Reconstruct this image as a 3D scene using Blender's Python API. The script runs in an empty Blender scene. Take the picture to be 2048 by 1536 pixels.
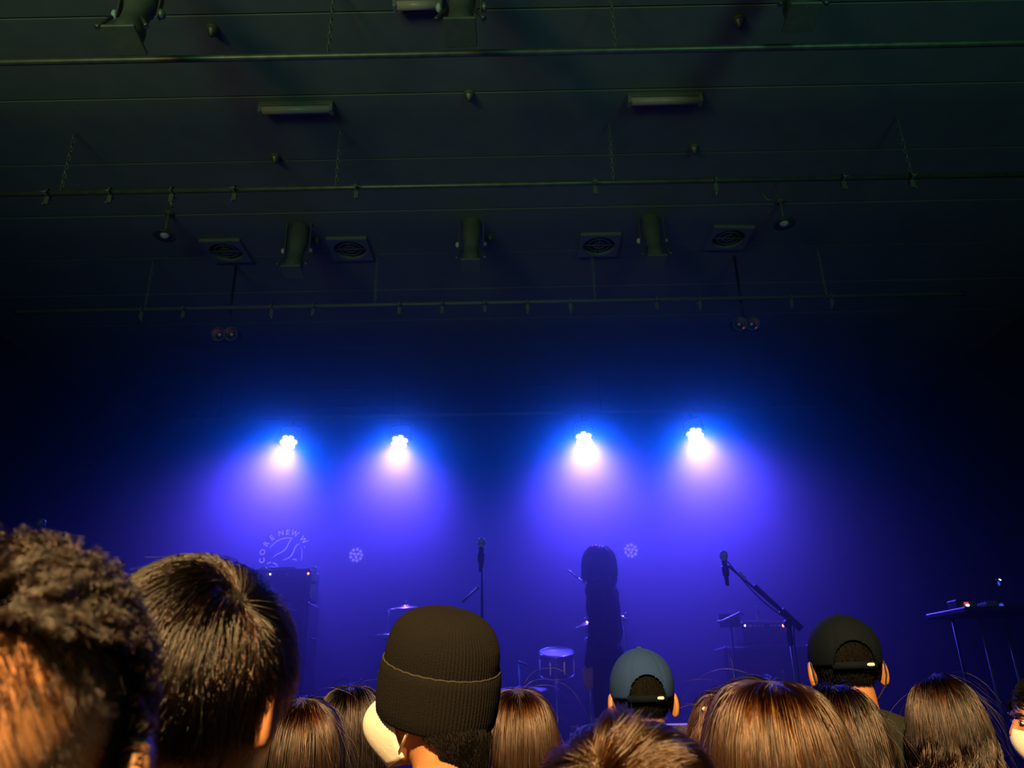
import bpy, math, random
import numpy as np
from mathutils import Matrix, Vector

random.seed(7)
RNG = np.random.default_rng(11)
R = math.radians
PI = math.pi
scene = bpy.context.scene
C = scene.collection

# ------------------------------------------------------------------ camera
F_PX = 1540.0
CAM = Vector((0.0, 0.0, 1.55))
PITCH, ROLL = 22.0, -1.1
cam_data = bpy.data.cameras.new('camera')
cam = bpy.data.objects.new('camera', cam_data)
C.objects.link(cam)
CAM_ROT = Matrix.Rotation(R(90 + PITCH), 3, 'X') @ Matrix.Rotation(R(ROLL), 3, 'Z')
cam.matrix_world = Matrix.Translation(CAM) @ CAM_ROT.to_4x4()
cam_data.sensor_width = 36.0
cam_data.lens = F_PX / 2048.0 * 36.0
cam_data.clip_start = 0.02
cam_data.dof.use_dof = True
cam_data.dof.focus_distance = 1.9
cam_data.dof.aperture_fstop = 7.5
scene.camera = cam

# ------------------------------------------------------------------ view, world, big lights
scene.view_settings.view_transform = 'Standard'
scene.view_settings.look = 'None'
scene.view_settings.exposure = 0.0
scene.view_settings.gamma = 1.0
scene.view_settings.use_curve_mapping = False
scene.cycles.use_denoising = True
scene.cycles.adaptive_threshold = 0.09
scene.cycles.volume_bounces = 0
scene.cycles.max_bounces = 4
scene.cycles.sample_clamp_indirect = 4.0

world = bpy.data.worlds.new('hall_gloom')
scene.world = world
world.use_nodes = True
wb = world.node_tree.nodes['Background']
wb.inputs[0].default_value = (0.14, 0.62, 0.50, 1)
wb.inputs[1].default_value = 0.11


def spot(name, loc, target, power, color, angle, blend, radius):
    d = bpy.data.lights.new(name, 'SPOT')
    d.energy = power
    d.color = color
    d.spot_size = R(angle)
    d.spot_blend = blend
    d.shadow_soft_size = radius
    o = bpy.data.objects.new(name, d)
    C.objects.link(o)
    o.location = loc
    o.rotation_euler = (Vector(target) - Vector(loc)).to_track_quat('-Z', 'Y').to_euler()
    return o


# warm house lamp high up behind the crowd, on the left
spot('house_lamp', (-0.45, -2.7, 4.5), (0.36, 1.36, 1.56), 4300.0, (1.0, 0.60, 0.23), 27, 0.35, 0.12)
# weak fill spots added behind the crowd to brighten the ceiling, not known lamps
spot('warm_ceiling_fill', (-3.4, -2.0, 2.5), (-1.8, 2.0, 5.0), 175.0, (1.0, 1.0, 0.40), 60, 1.0, 0.6)
for gx in (-2.0, 2.4):
    spot('green_ceiling_fill', (gx, -2.2, 2.5), (gx * 0.9, 3.0, 5.03), 150.0, (0.28, 1.0, 0.52), 62, 1.0, 0.6)

FWD = CAM_ROT @ Vector((0, 0, -1))


def ray(px, py):
    return CAM_ROT @ Vector(((px - 1024.0) / F_PX, -(py - 768.0) / F_PX, -1.0))


def P(px, py, Y):
    d = ray(px, py)
    return CAM + d * (Y / d.y)


def PZ(px, py, Z):
    d = ray(px, py)
    return CAM + d * ((Z - CAM.z) / d.z)


# ------------------------------------------------------------------ materials
MATS = {}


def mat(name, col, rough=0.6, metal=0.0, vary=0.25, scale=30.0, bump=0.0, emit=None, estr=0.0, spec=0.5, sss=0.0, col2=None):
    if name in MATS:
        return MATS[name]
    m = bpy.data.materials.new(name)
    m.use_nodes = True
    nt = m.node_tree
    b = nt.nodes['Principled BSDF']
    b.inputs['Roughness'].default_value = rough
    b.inputs['Metallic'].default_value = metal
    b.inputs['Specular IOR Level'].default_value = spec
    tc = nt.nodes.new('ShaderNodeTexCoord')
    nz = nt.nodes.new('ShaderNodeTexNoise')
    nz.inputs['Scale'].default_value = scale
    nz.inputs['Detail'].default_value = 4.0
    nt.links.new(tc.outputs['Object'], nz.inputs['Vector'])
    mx = nt.nodes.new('ShaderNodeMix')
    mx.data_type = 'RGBA'
    c2 = col2 if col2 else tuple(c * (1 - vary) for c in col)
    mx.inputs[6].default_value = (*c2, 1)
    mx.inputs[7].default_value = (*(min(1.0, c * (1 + vary)) for c in col), 1)
    nt.links.new(nz.outputs['Fac'], mx.inputs[0])
    nt.links.new(mx.outputs[2], b.inputs['Base Color'])
    if bump:
        bp = nt.nodes.new('ShaderNodeBump')
        bp.inputs['Strength'].default_value = bump
        bp.inputs['Distance'].default_value = 0.004
        nt.links.new(nz.outputs['Fac'], bp.inputs['Height'])
        nt.links.new(bp.outputs['Normal'], b.inputs['Normal'])
    if emit:
        b.inputs['Emission Color'].default_value = (*emit, 1)
        b.inputs['Emission Strength'].default_value = estr
    if sss:
        b.inputs['Subsurface Weight'].default_value = sss
        b.inputs['Subsurface Radius'].default_value = (0.012, 0.005, 0.003)
        b.inputs['Subsurface Scale'].default_value = 0.6
    if emit:
        m.cycles.emission_sampling = 'NONE'
    MATS[name] = m
    return m


def hair_mat(name, melanin, red, rough=0.3, rrough=0.35, ior=1.55):
    if name in MATS:
        return MATS[name]
    m = bpy.data.materials.new(name)
    m.use_nodes = True
    nt = m.node_tree
    nt.nodes.remove(nt.nodes['Principled BSDF'])
    h = nt.nodes.new('ShaderNodeBsdfHairPrincipled')
    h.parametrization = 'MELANIN'
    h.inputs['Melanin'].default_value = melanin
    h.inputs['Melanin Redness'].default_value = red
    h.inputs['Roughness'].default_value = rough
    h.inputs['Radial Roughness'].default_value = rrough
    h.inputs['IOR'].default_value = ior
    h.inputs['Random Color'].default_value = 0.35
    h.inputs['Random Roughness'].default_value = 0.2
    nt.links.new(h.outputs[0], nt.nodes['Material Output'].inputs['Surface'])
    MATS[name] = m
    return m


black_paint = mat('black_paint', (0.16, 0.165, 0.155), 0.75, vary=0.2, scale=6, bump=0.2)
black_wall = mat('black_wall', (0.035, 0.037, 0.04), 0.85, vary=0.2, scale=4, bump=0.2)
stage_floor_m = mat('stage_floor', (0.03, 0.03, 0.032), 0.45, vary=0.3, scale=8, bump=0.1)
hall_floor_m = mat('hall_floor', (0.04, 0.035, 0.03), 0.5, vary=0.3, scale=5)
steel = mat('dull_steel', (0.26, 0.26, 0.25), 0.38, 0.5, vary=0.35, scale=40)
worn_steel = mat('worn_steel', (0.16, 0.15, 0.13), 0.45, 0.6, vary=0.6, scale=14)
black_metal = mat('black_metal', (0.018, 0.018, 0.02), 0.42, 0.2, vary=0.2, scale=50)
fix_metal = mat('fixture_metal', (0.125, 0.12, 0.10), 0.5, 0.0, vary=0.3, scale=30)
chrome = mat('chrome', (0.75, 0.76, 0.8), 0.16, 1.0, vary=0.05, scale=20)
brass = mat('cymbal_bronze', (0.72, 0.52, 0.26), 0.25, 1.0, vary=0.12, scale=60)
black_plastic = mat('black_plastic', (0.02, 0.02, 0.022), 0.4, vary=0.2)
tolex = mat('black_tolex', (0.016, 0.016, 0.018), 0.6, vary=0.4, scale=220, bump=0.4)
grille = mat('grille_cloth', (0.03, 0.03, 0.034), 0.8, vary=0.6, scale=260, bump=0.5)
drum_shell = mat('drum_shell', (0.05, 0.05, 0.07), 0.25, vary=0.3, scale=10)
drum_head = mat('drum_head', (0.6, 0.6, 0.6), 0.5, vary=0.08, scale=12)
pale = mat('pale_plastic', (0.62, 0.62, 0.6), 0.45, vary=0.08)
grey_plastic = mat('grey_plastic', (0.2, 0.2, 0.2), 0.5, vary=0.15)
panel_grey = mat('grey_ceiling_panel', (0.17, 0.17, 0.20), 0.6, vary=0.15)
tube_glass = mat('fluorescent_tube_off', (0.50, 0.36, 0.33), 0.35, vary=0.1)
amber_glass = mat('blinder_reflector', (0.85, 0.30, 0.24), 0.18, 0.9, vary=0.3, scale=60)
led_on = mat('led_lens_lit', (0.9, 0.9, 1.0), 0.2, emit=(0.80, 0.83, 1.0), estr=2.6)
led_ring_m = mat('par_bezel', (0.35, 0.35, 0.4), 0.3, 0.6)
led_off = mat('led_lens_dim', (0.75, 0.75, 0.85), 0.12, vary=0.1, spec=0.9, emit=(0.30, 0.22, 1.0), estr=0.9)
red_led = mat('red_led', (0.9, 0.1, 0.05), 0.3, emit=(1.0, 0.12, 0.06), estr=14.0)
red_small = mat('red_lamp_glass', (0.6, 0.05, 0.04), 0.3, emit=(1.0, 0.08, 0.04), estr=0.7)
white_led = mat('white_led', (1, 1, 1), 0.3, emit=(0.9, 0.97, 1.0), estr=16.0)
blue_glint_glow = mat('blue_glint_glow', (0.1, 0.2, 1), 0.3, emit=(0.04, 0.10, 1.0), estr=0.7)  # emission imitates blue glints on the gear, no lamp there
logo_paint = mat('logo_paint', (0.85, 0.85, 0.88), 0.35, vary=0.05)
white_cloth = mat('white_cloth', (0.80, 0.76, 0.68), 0.8, vary=0.05, scale=90, bump=0.15)
black_cloth = mat('black_cloth', (0.018, 0.020, 0.017), 0.9, vary=0.25, scale=120, bump=0.3, spec=0.08)
dark_cloth = mat('dark_cloth', (0.03, 0.03, 0.045), 0.85, vary=0.25, scale=120, bump=0.3, spec=0.08)
denim = mat('dark_denim', (0.03, 0.045, 0.09), 0.8, vary=0.3, scale=160, bump=0.3)
shoe_m = mat('shoe_leather', (0.03, 0.028, 0.026), 0.5)
cap_blue = mat('blue_cap_cotton', (0.017, 0.043, 0.135), 0.85, vary=0.15, scale=300, bump=0.25, spec=0.08)
cap_black = mat('black_cap_cotton', (0.0022, 0.005, 0.009), 0.85, vary=0.2, scale=300, bump=0.25, spec=0.08)
wool = mat('black_rib_knit', (0.0085, 0.008, 0.0078), 0.9, vary=0.35, scale=380, bump=0.5, spec=0.08)
wool_edge = mat('knit_fold_edge', (0.028, 0.024, 0.018), 0.9, vary=0.35, scale=380, bump=0.5)
skin_a = mat('skin_tan', (0.38, 0.165, 0.07), 0.5, vary=0.08, scale=60, bump=0.06, sss=0.15)
skin_b = mat('skin_light', (0.52, 0.28, 0.15), 0.5, vary=0.08, scale=60, bump=0.06, sss=0.15)
skin_c = mat('skin_brown', (0.48, 0.24, 0.11), 0.5, vary=0.1, scale=60, bump=0.06, sss=0.15)
eye_white = mat('eye_white', (0.75, 0.72, 0.68), 0.25)
eye_dark = mat('eye_dark', (0.015, 0.01, 0.008), 0.35)
lip_m = mat('lip_skin', (0.42, 0.16, 0.12), 0.45)
under_black = mat('under_hair_black', (0.010, 0.009, 0.008), 0.85, vary=0.3, scale=80, spec=0.12)
jet_strand = mat('jet_black_hair', (0.0035, 0.0035, 0.003), 0.8, vary=0.5, scale=80, spec=0.1)
under_brown = mat('under_hair_brown', (0.022, 0.014, 0.008), 0.8, vary=0.3, scale=80)
under_red = mat('under_hair_red', (0.05, 0.012, 0.015), 0.8, vary=0.3, scale=80)
hair_jet = hair_mat('hair_jet_black', 1.0, 0.1, 0.42, 0.5, 1.22)
hair_black = hair_mat('hair_black', 0.95, 0.15, 0.26)
hair_dark = hair_mat('hair_dark_brown', 0.88, 0.25, 0.26)
hair_brown = hair_mat('hair_brown', 0.80, 0.25, 0.24)
hair_light = hair_mat('hair_light_brown', 0.69, 0.08, 0.24)
hair_tan = hair_mat('hair_tan', 0.60, 0.12, 0.24)
hair_red = hair_mat('hair_dark_red', 0.75, 0.95, 0.3)


# ------------------------------------------------------------------ mesh helpers
class MB:
    """collects shapes; build() links them as one mesh object"""

    def __init__(s):
        s.v, s.f, s.sm = [], [], []

    def add(s, vs, fs, smooth=True, M=None):
        o = len(s.v)
        for p in vs:
            p = Vector(p)
            s.v.append(M @ p if M is not None else p)
        for f in fs:
            s.f.append([i + o for i in f])
            s.sm.append(smooth)
        return s

    def box(s, c, size, M=None, ch=0.0):
        x, y, z = (a / 2 for a in size)
        c = Vector(c)
        if ch <= 0:
            vs = [c + Vector((sx * x, sy * y, sz * z)) for sz in (-1, 1) for sy in (-1, 1) for sx in (-1, 1)]
            fs = [(0, 2, 3, 1), (4, 5, 7, 6), (0, 1, 5, 4), (2, 6, 7, 3), (0, 4, 6, 2), (1, 3, 7, 5)]
            return s.add(vs, fs, False, M)
        ch = min(ch, x * .9, y * .9, z * .9)
        vs = []
        idx = {}
        for sx in (-1, 1):
            for sy in (-1, 1):
                for sz in (-1, 1):
                    for ax in range(3):
                        d = [x - ch, y - ch, z - ch]
                        d[ax] = (x, y, z)[ax]
                        idx[(sx, sy, sz, ax)] = len(vs)
                        vs.append(c + Vector((sx * d[0], sy * d[1], sz * d[2])))
        fs = []
        for ax in range(3):
            a, b = (ax + 1) % 3, (ax + 2) % 3
            for sg in (-1, 1):
                q = []
                for (u, w) in ((-1, -1), (1, -1), (1, 1), (-1, 1)):
                    k = [0, 0, 0]
                    k[ax], k[a], k[b] = sg, u, w
                    q.append(idx[(k[0], k[1], k[2], ax)])
                fs.append(q if sg > 0 else q[::-1])
        for ax in range(3):
            a, b = (ax + 1) % 3, (ax + 2) % 3
            for u in (-1, 1):
                for w in (-1, 1):
                    k0 = [0, 0, 0]
                    k1 = [0, 0, 0]
                    k0[ax], k0[a], k0[b] = -1, u, w
                    k1[ax], k1[a], k1[b] = 1, u, w
                    q = [idx[(*k0, a)], idx[(*k1, a)], idx[(*k1, b)], idx[(*k0, b)]]
                    fs.append(q if u * w > 0 else q[::-1])
        for sx in (-1, 1):
            for sy in (-1, 1):
                for sz in (-1, 1):
                    q = [idx[(sx, sy, sz, 0)], idx[(sx, sy, sz, 1)], idx[(sx, sy, sz, 2)]]
                    fs.append(q if sx * sy * sz > 0 else q[::-1])
        return s.add(vs, fs, False, M)

    def tube(s, pts, r, n=10, closed=False, M=None):
        pts = [Vector(p) for p in pts]
        k = len(pts)
        rs = list(r) if hasattr(r, '__len__') else [r] * k
        vs, fs = [], []
        up = None
        for i in range(k):
            if closed:
                t = pts[(i + 1) % k] - pts[i - 1]
            else:
                t = pts[min(i + 1, k - 1)] - pts[max(i - 1, 0)]
            t.normalize()
            if up is None:
                up = Vector((0, 0, 1)) if abs(t.z) < 0.9 else Vector((1, 0, 0))
            a = t.cross(up)
            if a.length < 1e-6:
                a = t.orthogonal()
            a.normalize()
            b = a.cross(t)
            b.normalize()
            up = b
            for j in range(n):
                w = 2 * PI * j / n
                vs.append(pts[i] + a * (math.cos(w) * rs[i]) + b * (math.sin(w) * rs[i]))
        for i in range(k if closed else k - 1):
            i2 = (i + 1) % k
            for j in range(n):
                j2 = (j + 1) % n
                fs.append((i * n + j, i * n + j2, i2 * n + j2, i2 * n + j))
        s.add(vs, fs, True, M)
        if not closed:
            o = len(s.v) - len(vs)
            s.f.append([o + j for j in range(n)][::-1])
            s.f.append([o + (k - 1) * n + j for j in range(n)])
            s.sm += [False, False]
        return s

    def lathe(s, prof, n=24, M=None, smooth=True, sx=1.0, sy=1.0):
        vs, fs = [], []
        k = len(prof)
        for (r, z) in prof:
            r = max(r, 1e-5)
            for j in range(n):
                w = 2 * PI * j / n
                vs.append((r * math.cos(w) * sx, r * math.sin(w) * sy, z))
        for i in range(k - 1):
            for j in range(n):
                j2 = (j + 1) % n
                fs.append((i * n + j, i * n + j2, (i + 1) * n + j2, (i + 1) * n + j))
        return s.add(vs, fs, smooth, M)

    def ellip(s, c, r, n=20, k=12, M=None):
        vs, fs = [], []
        for i in range(k + 1):
            t = PI * i / k
            for j in range(n):
                w = 2 * PI * j / n
                vs.append((c[0] + r[0] * math.sin(t) * math.cos(w), c[1] + r[1] * math.sin(t) * math.sin(w), c[2] - r[2] * math.cos(t)))
        for i in range(k):
            for j in range(n):
                j2 = (j + 1) % n
                fs.append((i * n + j, i * n + j2, (i + 1) * n + j2, (i + 1) * n + j))
        return s.add(vs, fs, True, M)

    def capsule(s, p0, p1, r0, r1, n=14):
        p0, p1 = Vector(p0), Vector(p1)
        d = p1 - p0
        L = d.length
        prof = []
        for i in range(7):
            a = PI / 2 * i / 6
            prof.append((r0 * math.sin(a), -r0 * math.cos(a)))
        for i in range(7):
            a = PI / 2 * i / 6
            prof.append((r1 * math.cos(a), L + r1 * math.sin(a)))
        M = Matrix.Translation(p0) @ d.to_track_quat('Z', 'Y').to_matrix().to_4x4()
        return s.lathe(prof, n, M)

    def mesh(s, name):
        me = bpy.data.meshes.new(name)
        me.from_pydata([tuple(p) for p in s.v], [], s.f)
        me.polygons.foreach_set('use_smooth', s.sm)
        me.validate()
        me.update()
        return me

    def build(s, name, m, parent=None, loc=None, mods=()):
        return link(name, s.mesh(name), m, parent, loc)


def link(name, me, m=None, parent=None, loc=None):
    o = bpy.data.objects.new(name, me)
    C.objects.link(o)
    if m is not None and me is not None and hasattr(me, 'materials') and len(me.materials) == 0:
        me.materials.append(m)
    if loc is not None:
        o.location = loc
    if parent is not None:
        o.parent = parent
    return o


def tag(o, label=None, cat=None, group=None, kind=None):
    if label:
        o['label'] = label
    if cat:
        o['category'] = cat
    if group:
        o['group'] = group
    if kind:
        o['kind'] = kind
    return o


def empty(name, loc, label=None, cat=None, group=None):
    o = bpy.data.objects.new(name, None)
    C.objects.link(o)
    o.location = loc
    o.empty_display_size = 0.1
    return tag(o, label, cat, group)


def aim(d):
    """matrix whose +Z points along d"""
    return Vector(d).to_track_quat('Z', 'Y').to_matrix().to_4x4()


T = Matrix.Translation

# ------------------------------------------------------------------ the room
CEIL = 5.03
STAGE = 0.90
SF = 3.45          # front edge of the stage
WALL_Y = 9.3
HALFW = 5.2


def struct(o):
    o['kind'] = 'structure'
    return o


struct(MB().box((0, 2.5, -0.05), (10.6, 14.0, 0.1)).build('floor', hall_floor_m))
struct(MB().box((0, (SF + WALL_Y) / 2, STAGE / 2), (2 * HALFW - 0.04, WALL_Y - SF - 0.02, STAGE - 0.004)).build('stage_floor', stage_floor_m))
wb_ = struct(MB().box((0, WALL_Y + 0.1, 2.5), (2 * HALFW + 0.4, 0.2, 5.2)).build('wall_back', black_wall))
struct(MB().box((-HALFW - 0.1, 4.4, 2.5), (0.2, 10.0, 5.2)).build('wall_left', black_wall))
struct(MB().box((HALFW + 0.1, 4.4, 2.5), (0.2, 10.0, 5.2)).build('wall_right', black_wall))
ceil = struct(MB().box((0, 4.6, CEIL + 0.14), (2 * HALFW + 0.4, 9.8, 0.2)).build('ceiling', black_wall))
# ceiling boards running across the room with narrow joints between them
pl = 0.62
pm = MB().box((0, 0, 0), (2 * HALFW - 0.02, pl - 0.008, 0.036), ch=0.004).mesh('ceiling_board')
pm.materials.append(black_paint)
for j in range(15):
    link('ceiling_board', pm, None, ceil, (0, 0.35 + j * pl, CEIL + 0.018 + random.uniform(0, 0.003)))

# ------------------------------------------------------------------ lighting bars, chains, clamps
BAR_Z = 4.55
BARS = [(2.97, 'front', 105), (4.05, 'middle', 370), (5.63, 'third', 605), (8.34, 'rear', 819)]
bar_lab = ['worn steel lighting bar nearest the crowd, with pale scuffs along it', 'steel lighting bar over the stage front, hung with empty clamps',
           'steel lighting bar behind the round ceiling grilles, with a row of empty clamps', 'dark lighting bar carrying the four bright lamps at the rear']


def chain_mesh(h):
    b = MB()
    n = int(h / 0.034)
    for i in range(n):
        z = h * (i + 0.5) / n
        pts = []
        for k in range(8):
            a = 2 * PI * k / 8
            u, w = 0.010 * math.cos(a), 0.024 * math.sin(a)
            pts.append((u, 0, z + w) if i % 2 else (0, u, z + w))
        b.tube(pts, 0.0036, 4, closed=True)
    return b.mesh('hanging_chain')


ch_me = chain_mesh(CEIL - BAR_Z - 0.03)
ch_me.materials.append(steel)
chain_px = {0: [(650, 92), (1234, 84)], 1: [(108, 372), (669, 368), (1228, 362), (1826, 350)], 2: [(283, 612), (748, 606), (1190, 603), (1652, 594)], 3: []}
chain_words = ['leftmost', 'second from the left', 'third from the left', 'rightmost']
for bi, (by, bn, _) in enumerate(BARS):
    t = empty('lighting_bar', (-0.18, by, BAR_Z), bar_lab[bi], 'lighting bar')
    hw = 3.9 if bi else 3.4
    b = MB()
    if bi == 0:
        b.tube([(-hw + 2 * hw * k / 12, 0, 0) for k in range(13)], 0.018, 12)
    else:
        b.tube([(-hw, 0, 0), (hw, 0, 0)], 0.017 if bi < 3 else 0.022, 12)
    b.build('pipe', worn_steel if bi < 2 else fix_metal, t)
    for sx in (-hw, hw):
        MB().tube([(sx - 0.01, 0, 0), (sx + 0.01, 0, 0)], 0.024, 12).build('end_cap', black_metal, t)
    for ci, (cx, cy) in enumerate(chain_px[bi]):
        p = PZ(cx, cy, BAR_Z)
        names = ['left', 'right'] if bi == 0 else chain_words
        o = link('hanging_chain', ch_me, None, None, (p.x, by, BAR_Z + 0.012))
        which = ['the lighting bar nearest the crowd', 'the bar over the stage front', 'the bar behind the round ceiling grilles'][bi]
        tag(o, 'steel chain holding %s, %s' % (which, ('the %s one' % names[ci]) if bi == 0 else names[ci]), 'chain', 'chains holding the lighting bars')
    if bi == 3:
        for sx in (-3.2, -1.2, 1.2, 3.2):
            MB().tube([(sx, 0, 0), (sx, 0, CEIL - BAR_Z)], 0.008, 8).build('drop_rod', black_metal, t)

# empty hook clamps
cb = MB()
cb.tube([(0.026 * math.cos(a), 0, 0.026 * math.sin(a)) for a in [PI * (-0.35 + 1.5 * k / 10) for k in range(11)]], 0.0075, 6)
cb_hook = cb.mesh('hook')
cb_hook.materials.append(fix_metal)
cb = MB()
cb.box((0, 0, -0.055), (0.016, 0.03, 0.06), ch=0.003)
cb_stem = cb.mesh('stem')
cb_stem.materials.append(fix_metal)
cb = MB()
cb.tube([(-0.045, 0, -0.022), (0.05, 0, -0.022)], 0.0055, 6).tube([(0.05, -0.02, -0.022), (0.05, 0.02, -0.022)], 0.005, 6)
cb_bolt = cb.mesh('wing_bolt')
cb_bolt.materials.append(steel)
cb = MB()
cb.tube([(0, 0, -0.08), (0.02, 0, -0.10), (0.035, 0.0, -0.098)], 0.006, 6)
cb_tail = cb.mesh('safety_tail')
cb_tail.materials.append(steel)
CLAMPS = {1: [92, 218, 342, 468, 712, 1190, 1431, 1686, 1822], 2: [284, 368, 545, 628, 800, 885, 970, 1055, 1140, 1310, 1395, 1575, 1654]}
ordw = ['first', 'second', 'third', 'fourth', 'fifth', 'sixth', 'seventh', 'eighth', 'ninth', 'tenth', 'eleventh', 'twelfth', 'thirteenth']
for bi, xs in CLAMPS.items():
    for k, cx in enumerate(xs):
        yy = (380 - (cx - 200) * 0.017) if bi == 1 else (618 - (cx - 300) * 0.012)
        p = PZ(cx, yy, BAR_Z)
        t = empty('hook_clamp', (p.x, BARS[bi][0], BAR_Z), '%s empty hook clamp from the left on the %s' % (ordw[k], 'bar over the stage front' if bi == 1 else 'bar behind the round ceiling grilles'), 'clamp', 'empty clamps on the lighting bars')
        for me, nm in ((cb_hook, 'hook'), (cb_stem, 'stem'), (cb_bolt, 'wing_bolt'), (cb_tail, 'safety_tail')):
            link(nm, me, None, t)
        t.rotation_euler.z = PI / 2 + random.uniform(-0.5, 0.5) + (PI if random.random() < 0.5 else 0)
# the hook ring must wrap a bar running along X
for o in list(C.objects):
    if o.name.startswith('hook_clamp'):
        o.rotation_euler.z = PI / 2 if random.random() < 0.5 else -PI / 2

# a loop of cable sagging from the bar over the stage front
p0, p1 = PZ(1518, 350, BAR_Z), PZ(1558, 348, BAR_Z)
pts = []
for k in range(13):
    u = k / 12
    pts.append((p0.x + (p1.x - p0.x) * u, BARS[1][0] + 0.012, BAR_Z - 0.018 - 0.13 * math.sin(PI * u) ** 0.8))
tag(MB().tube(pts, 0.005, 6).build('cable_loop', worn_steel), 'loop of cable sagging under the bar over the stage front', 'cable')


# profile spotlights hung under the ceiling, unlit
def profile_spot(px, py, Y, label, s=1.0):
    base = P(px, py, Y)          # lower end of the barrel
    t = empty('profile_spotlight', base, label, 'spotlight', 'unlit profile spotlights under the ceiling')
    h = min(0.62 * s, CEIL - base.z - 0.06)
    b = MB()
    M = Matrix.Rotation(R(-10), 4, 'X')
    b.lathe([(0.0, 0.0), (0.062, 0.0), (0.066, 0.012), (0.066, 0.10), (0.058, 0.11), (0.058, 0.24), (0.07, 0.26), (0.074, 0.36), (0.07, 0.44), (0.045, 0.49), (0.0, 0.50)], 20, T((0, 0, 0.0)) @ M)
    b.build('barrel', fix_metal, t)
    MB().box((0, -0.01, 0.0), (0.15, 0.15, 0.016), M, ch=0.004).build('colour_frame', fix_metal, t)
    for sx in (-1, 1):
        MB().box((sx * 0.095, 0.05, 0.36), (0.008, 0.035, 0.34), ch=0.003).build('yoke_arm', fix_metal, t)
        MB().lathe([(0, 0), (0.022, 0), (0.024, 0.012), (0.014, 0.022), (0, 0.024)], 10, T((sx * 0.1, 0.05, 0.22)) @ Matrix.Rotation(R(90 * sx), 4, 'Y')).build('tilt_knob', pale if sx < 0 else steel, t)
        MB().tube([(sx * 0.066, -0.03, 0.12), (sx * 0.105, -0.05, 0.05), (sx * 0.112, -0.05, 0.035)], [0.009, 0.009, 0.013], 8).build('shutter_handle', worn_steel, t)
    top = CEIL - base.z
    MB().box((0, 0.05, 0.525), (0.2, 0.035, 0.008), ch=0.002).build('yoke_bridge', fix_metal, t)
    MB().tube([(0, 0.05, 0.525), (0, 0.05, top)], 0.012, 8).build('hanger', fix_metal, t)
    return t


Yp = 3.0
profile_spot(251, 84, 2.62, 'unlit profile spotlight at the top edge beside the leftmost ceiling sprinkler')
profile_spot(921, 68, 2.70, 'unlit profile spotlight at the top edge beside the short cut-off strip light')
profile_spot(1602, 38, 2.74, 'unlit profile spotlight at the top edge, furthest right of its row')
profile_spot(586, 545, 5.10, 'unlit profile spotlight between the two ceiling grilles on the left')
profile_spot(942, 532, 5.10, 'unlit profile spotlight hanging midway between the inner ceiling grilles')
profile_spot(1312, 524, 5.10, 'unlit profile spotlight between the two ceiling grilles on the right')

# ceiling sprinklers
sp = MB()
sp.lathe([(0.0, -0.05), (0.012, -0.045), (0.03, -0.012), (0.032, -0.008), (0.012, -0.006), (0.012, 0.0)], 14)
sp_head = sp.mesh('deflector')
sp_head.materials.append(worn_steel)
sp = MB()
sp.lathe([(0.0, 0.0), (0.03, 0.0), (0.034, 0.006), (0.034, 0.014), (0, 0.014)], 14)
sp_rose = sp.mesh('ceiling_rose')
sp_rose.materials.append(fix_metal)
for (px, py, lab) in [(424, 64, 'small metal sprinkler in the ceiling, right of the spotlight at the top left'),
                      (1478, 46, 'small metal sprinkler in the ceiling at the top right, left of the last spotlight'),
                      (938, 194, 'small metal sprinkler in the ceiling between the two long strip lights'),
                      (550, 319, 'small metal sprinkler in the ceiling below the left strip light'),
                      (1388, 300, 'small metal sprinkler in the ceiling below the right strip light'),
                      (633, 484, 'small metal sprinkler in the ceiling beside the inner left grille'),
                      (980, 478, 'small metal sprinkler in the ceiling right of the middle hanging spotlight')]:
    p = PZ(px, py, CEIL - 0.03)
    t = empty('ceiling_sprinkler', (p.x, p.y, CEIL - 0.014), lab, 'sprinkler', 'ceiling sprinklers')
    link('deflector', sp_head, None, t)
    link('ceiling_rose', sp_rose, None, t)

# strip lights, off
for (px, py, lab) in [(592, 221, 'unlit tube strip light on the ceiling, above the row of clamps on the left'),
                      (1330, 203, 'unlit tube strip light on the ceiling, right of the middle sprinkler'),
                      (836, 12, 'unlit tube strip light cut by the top edge of the picture')]:
    p = PZ(px, py, CEIL - 0.05)
    t = empty('strip_light', (p.x, p.y, CEIL), lab, 'strip light', 'unlit strip lights')
    wl = 0.47 if px != 836 else 0.27
    MB().box((0, 0, -0.015), (wl, 0.06, 0.03), ch=0.004).build('housing', fix_metal, t)
    MB().tube([(-wl / 2 + 0.02, 0, -0.045), (wl / 2 - 0.02, 0, -0.045)], 0.026, 14).build('tube', tube_glass, t)
    for sx in (-1, 1):
        MB().box((sx * (wl / 2 - 0.012), 0, -0.045), (0.022, 0.056, 0.056), ch=0.004).build('lamp_holder', grey_plastic, t)

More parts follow.
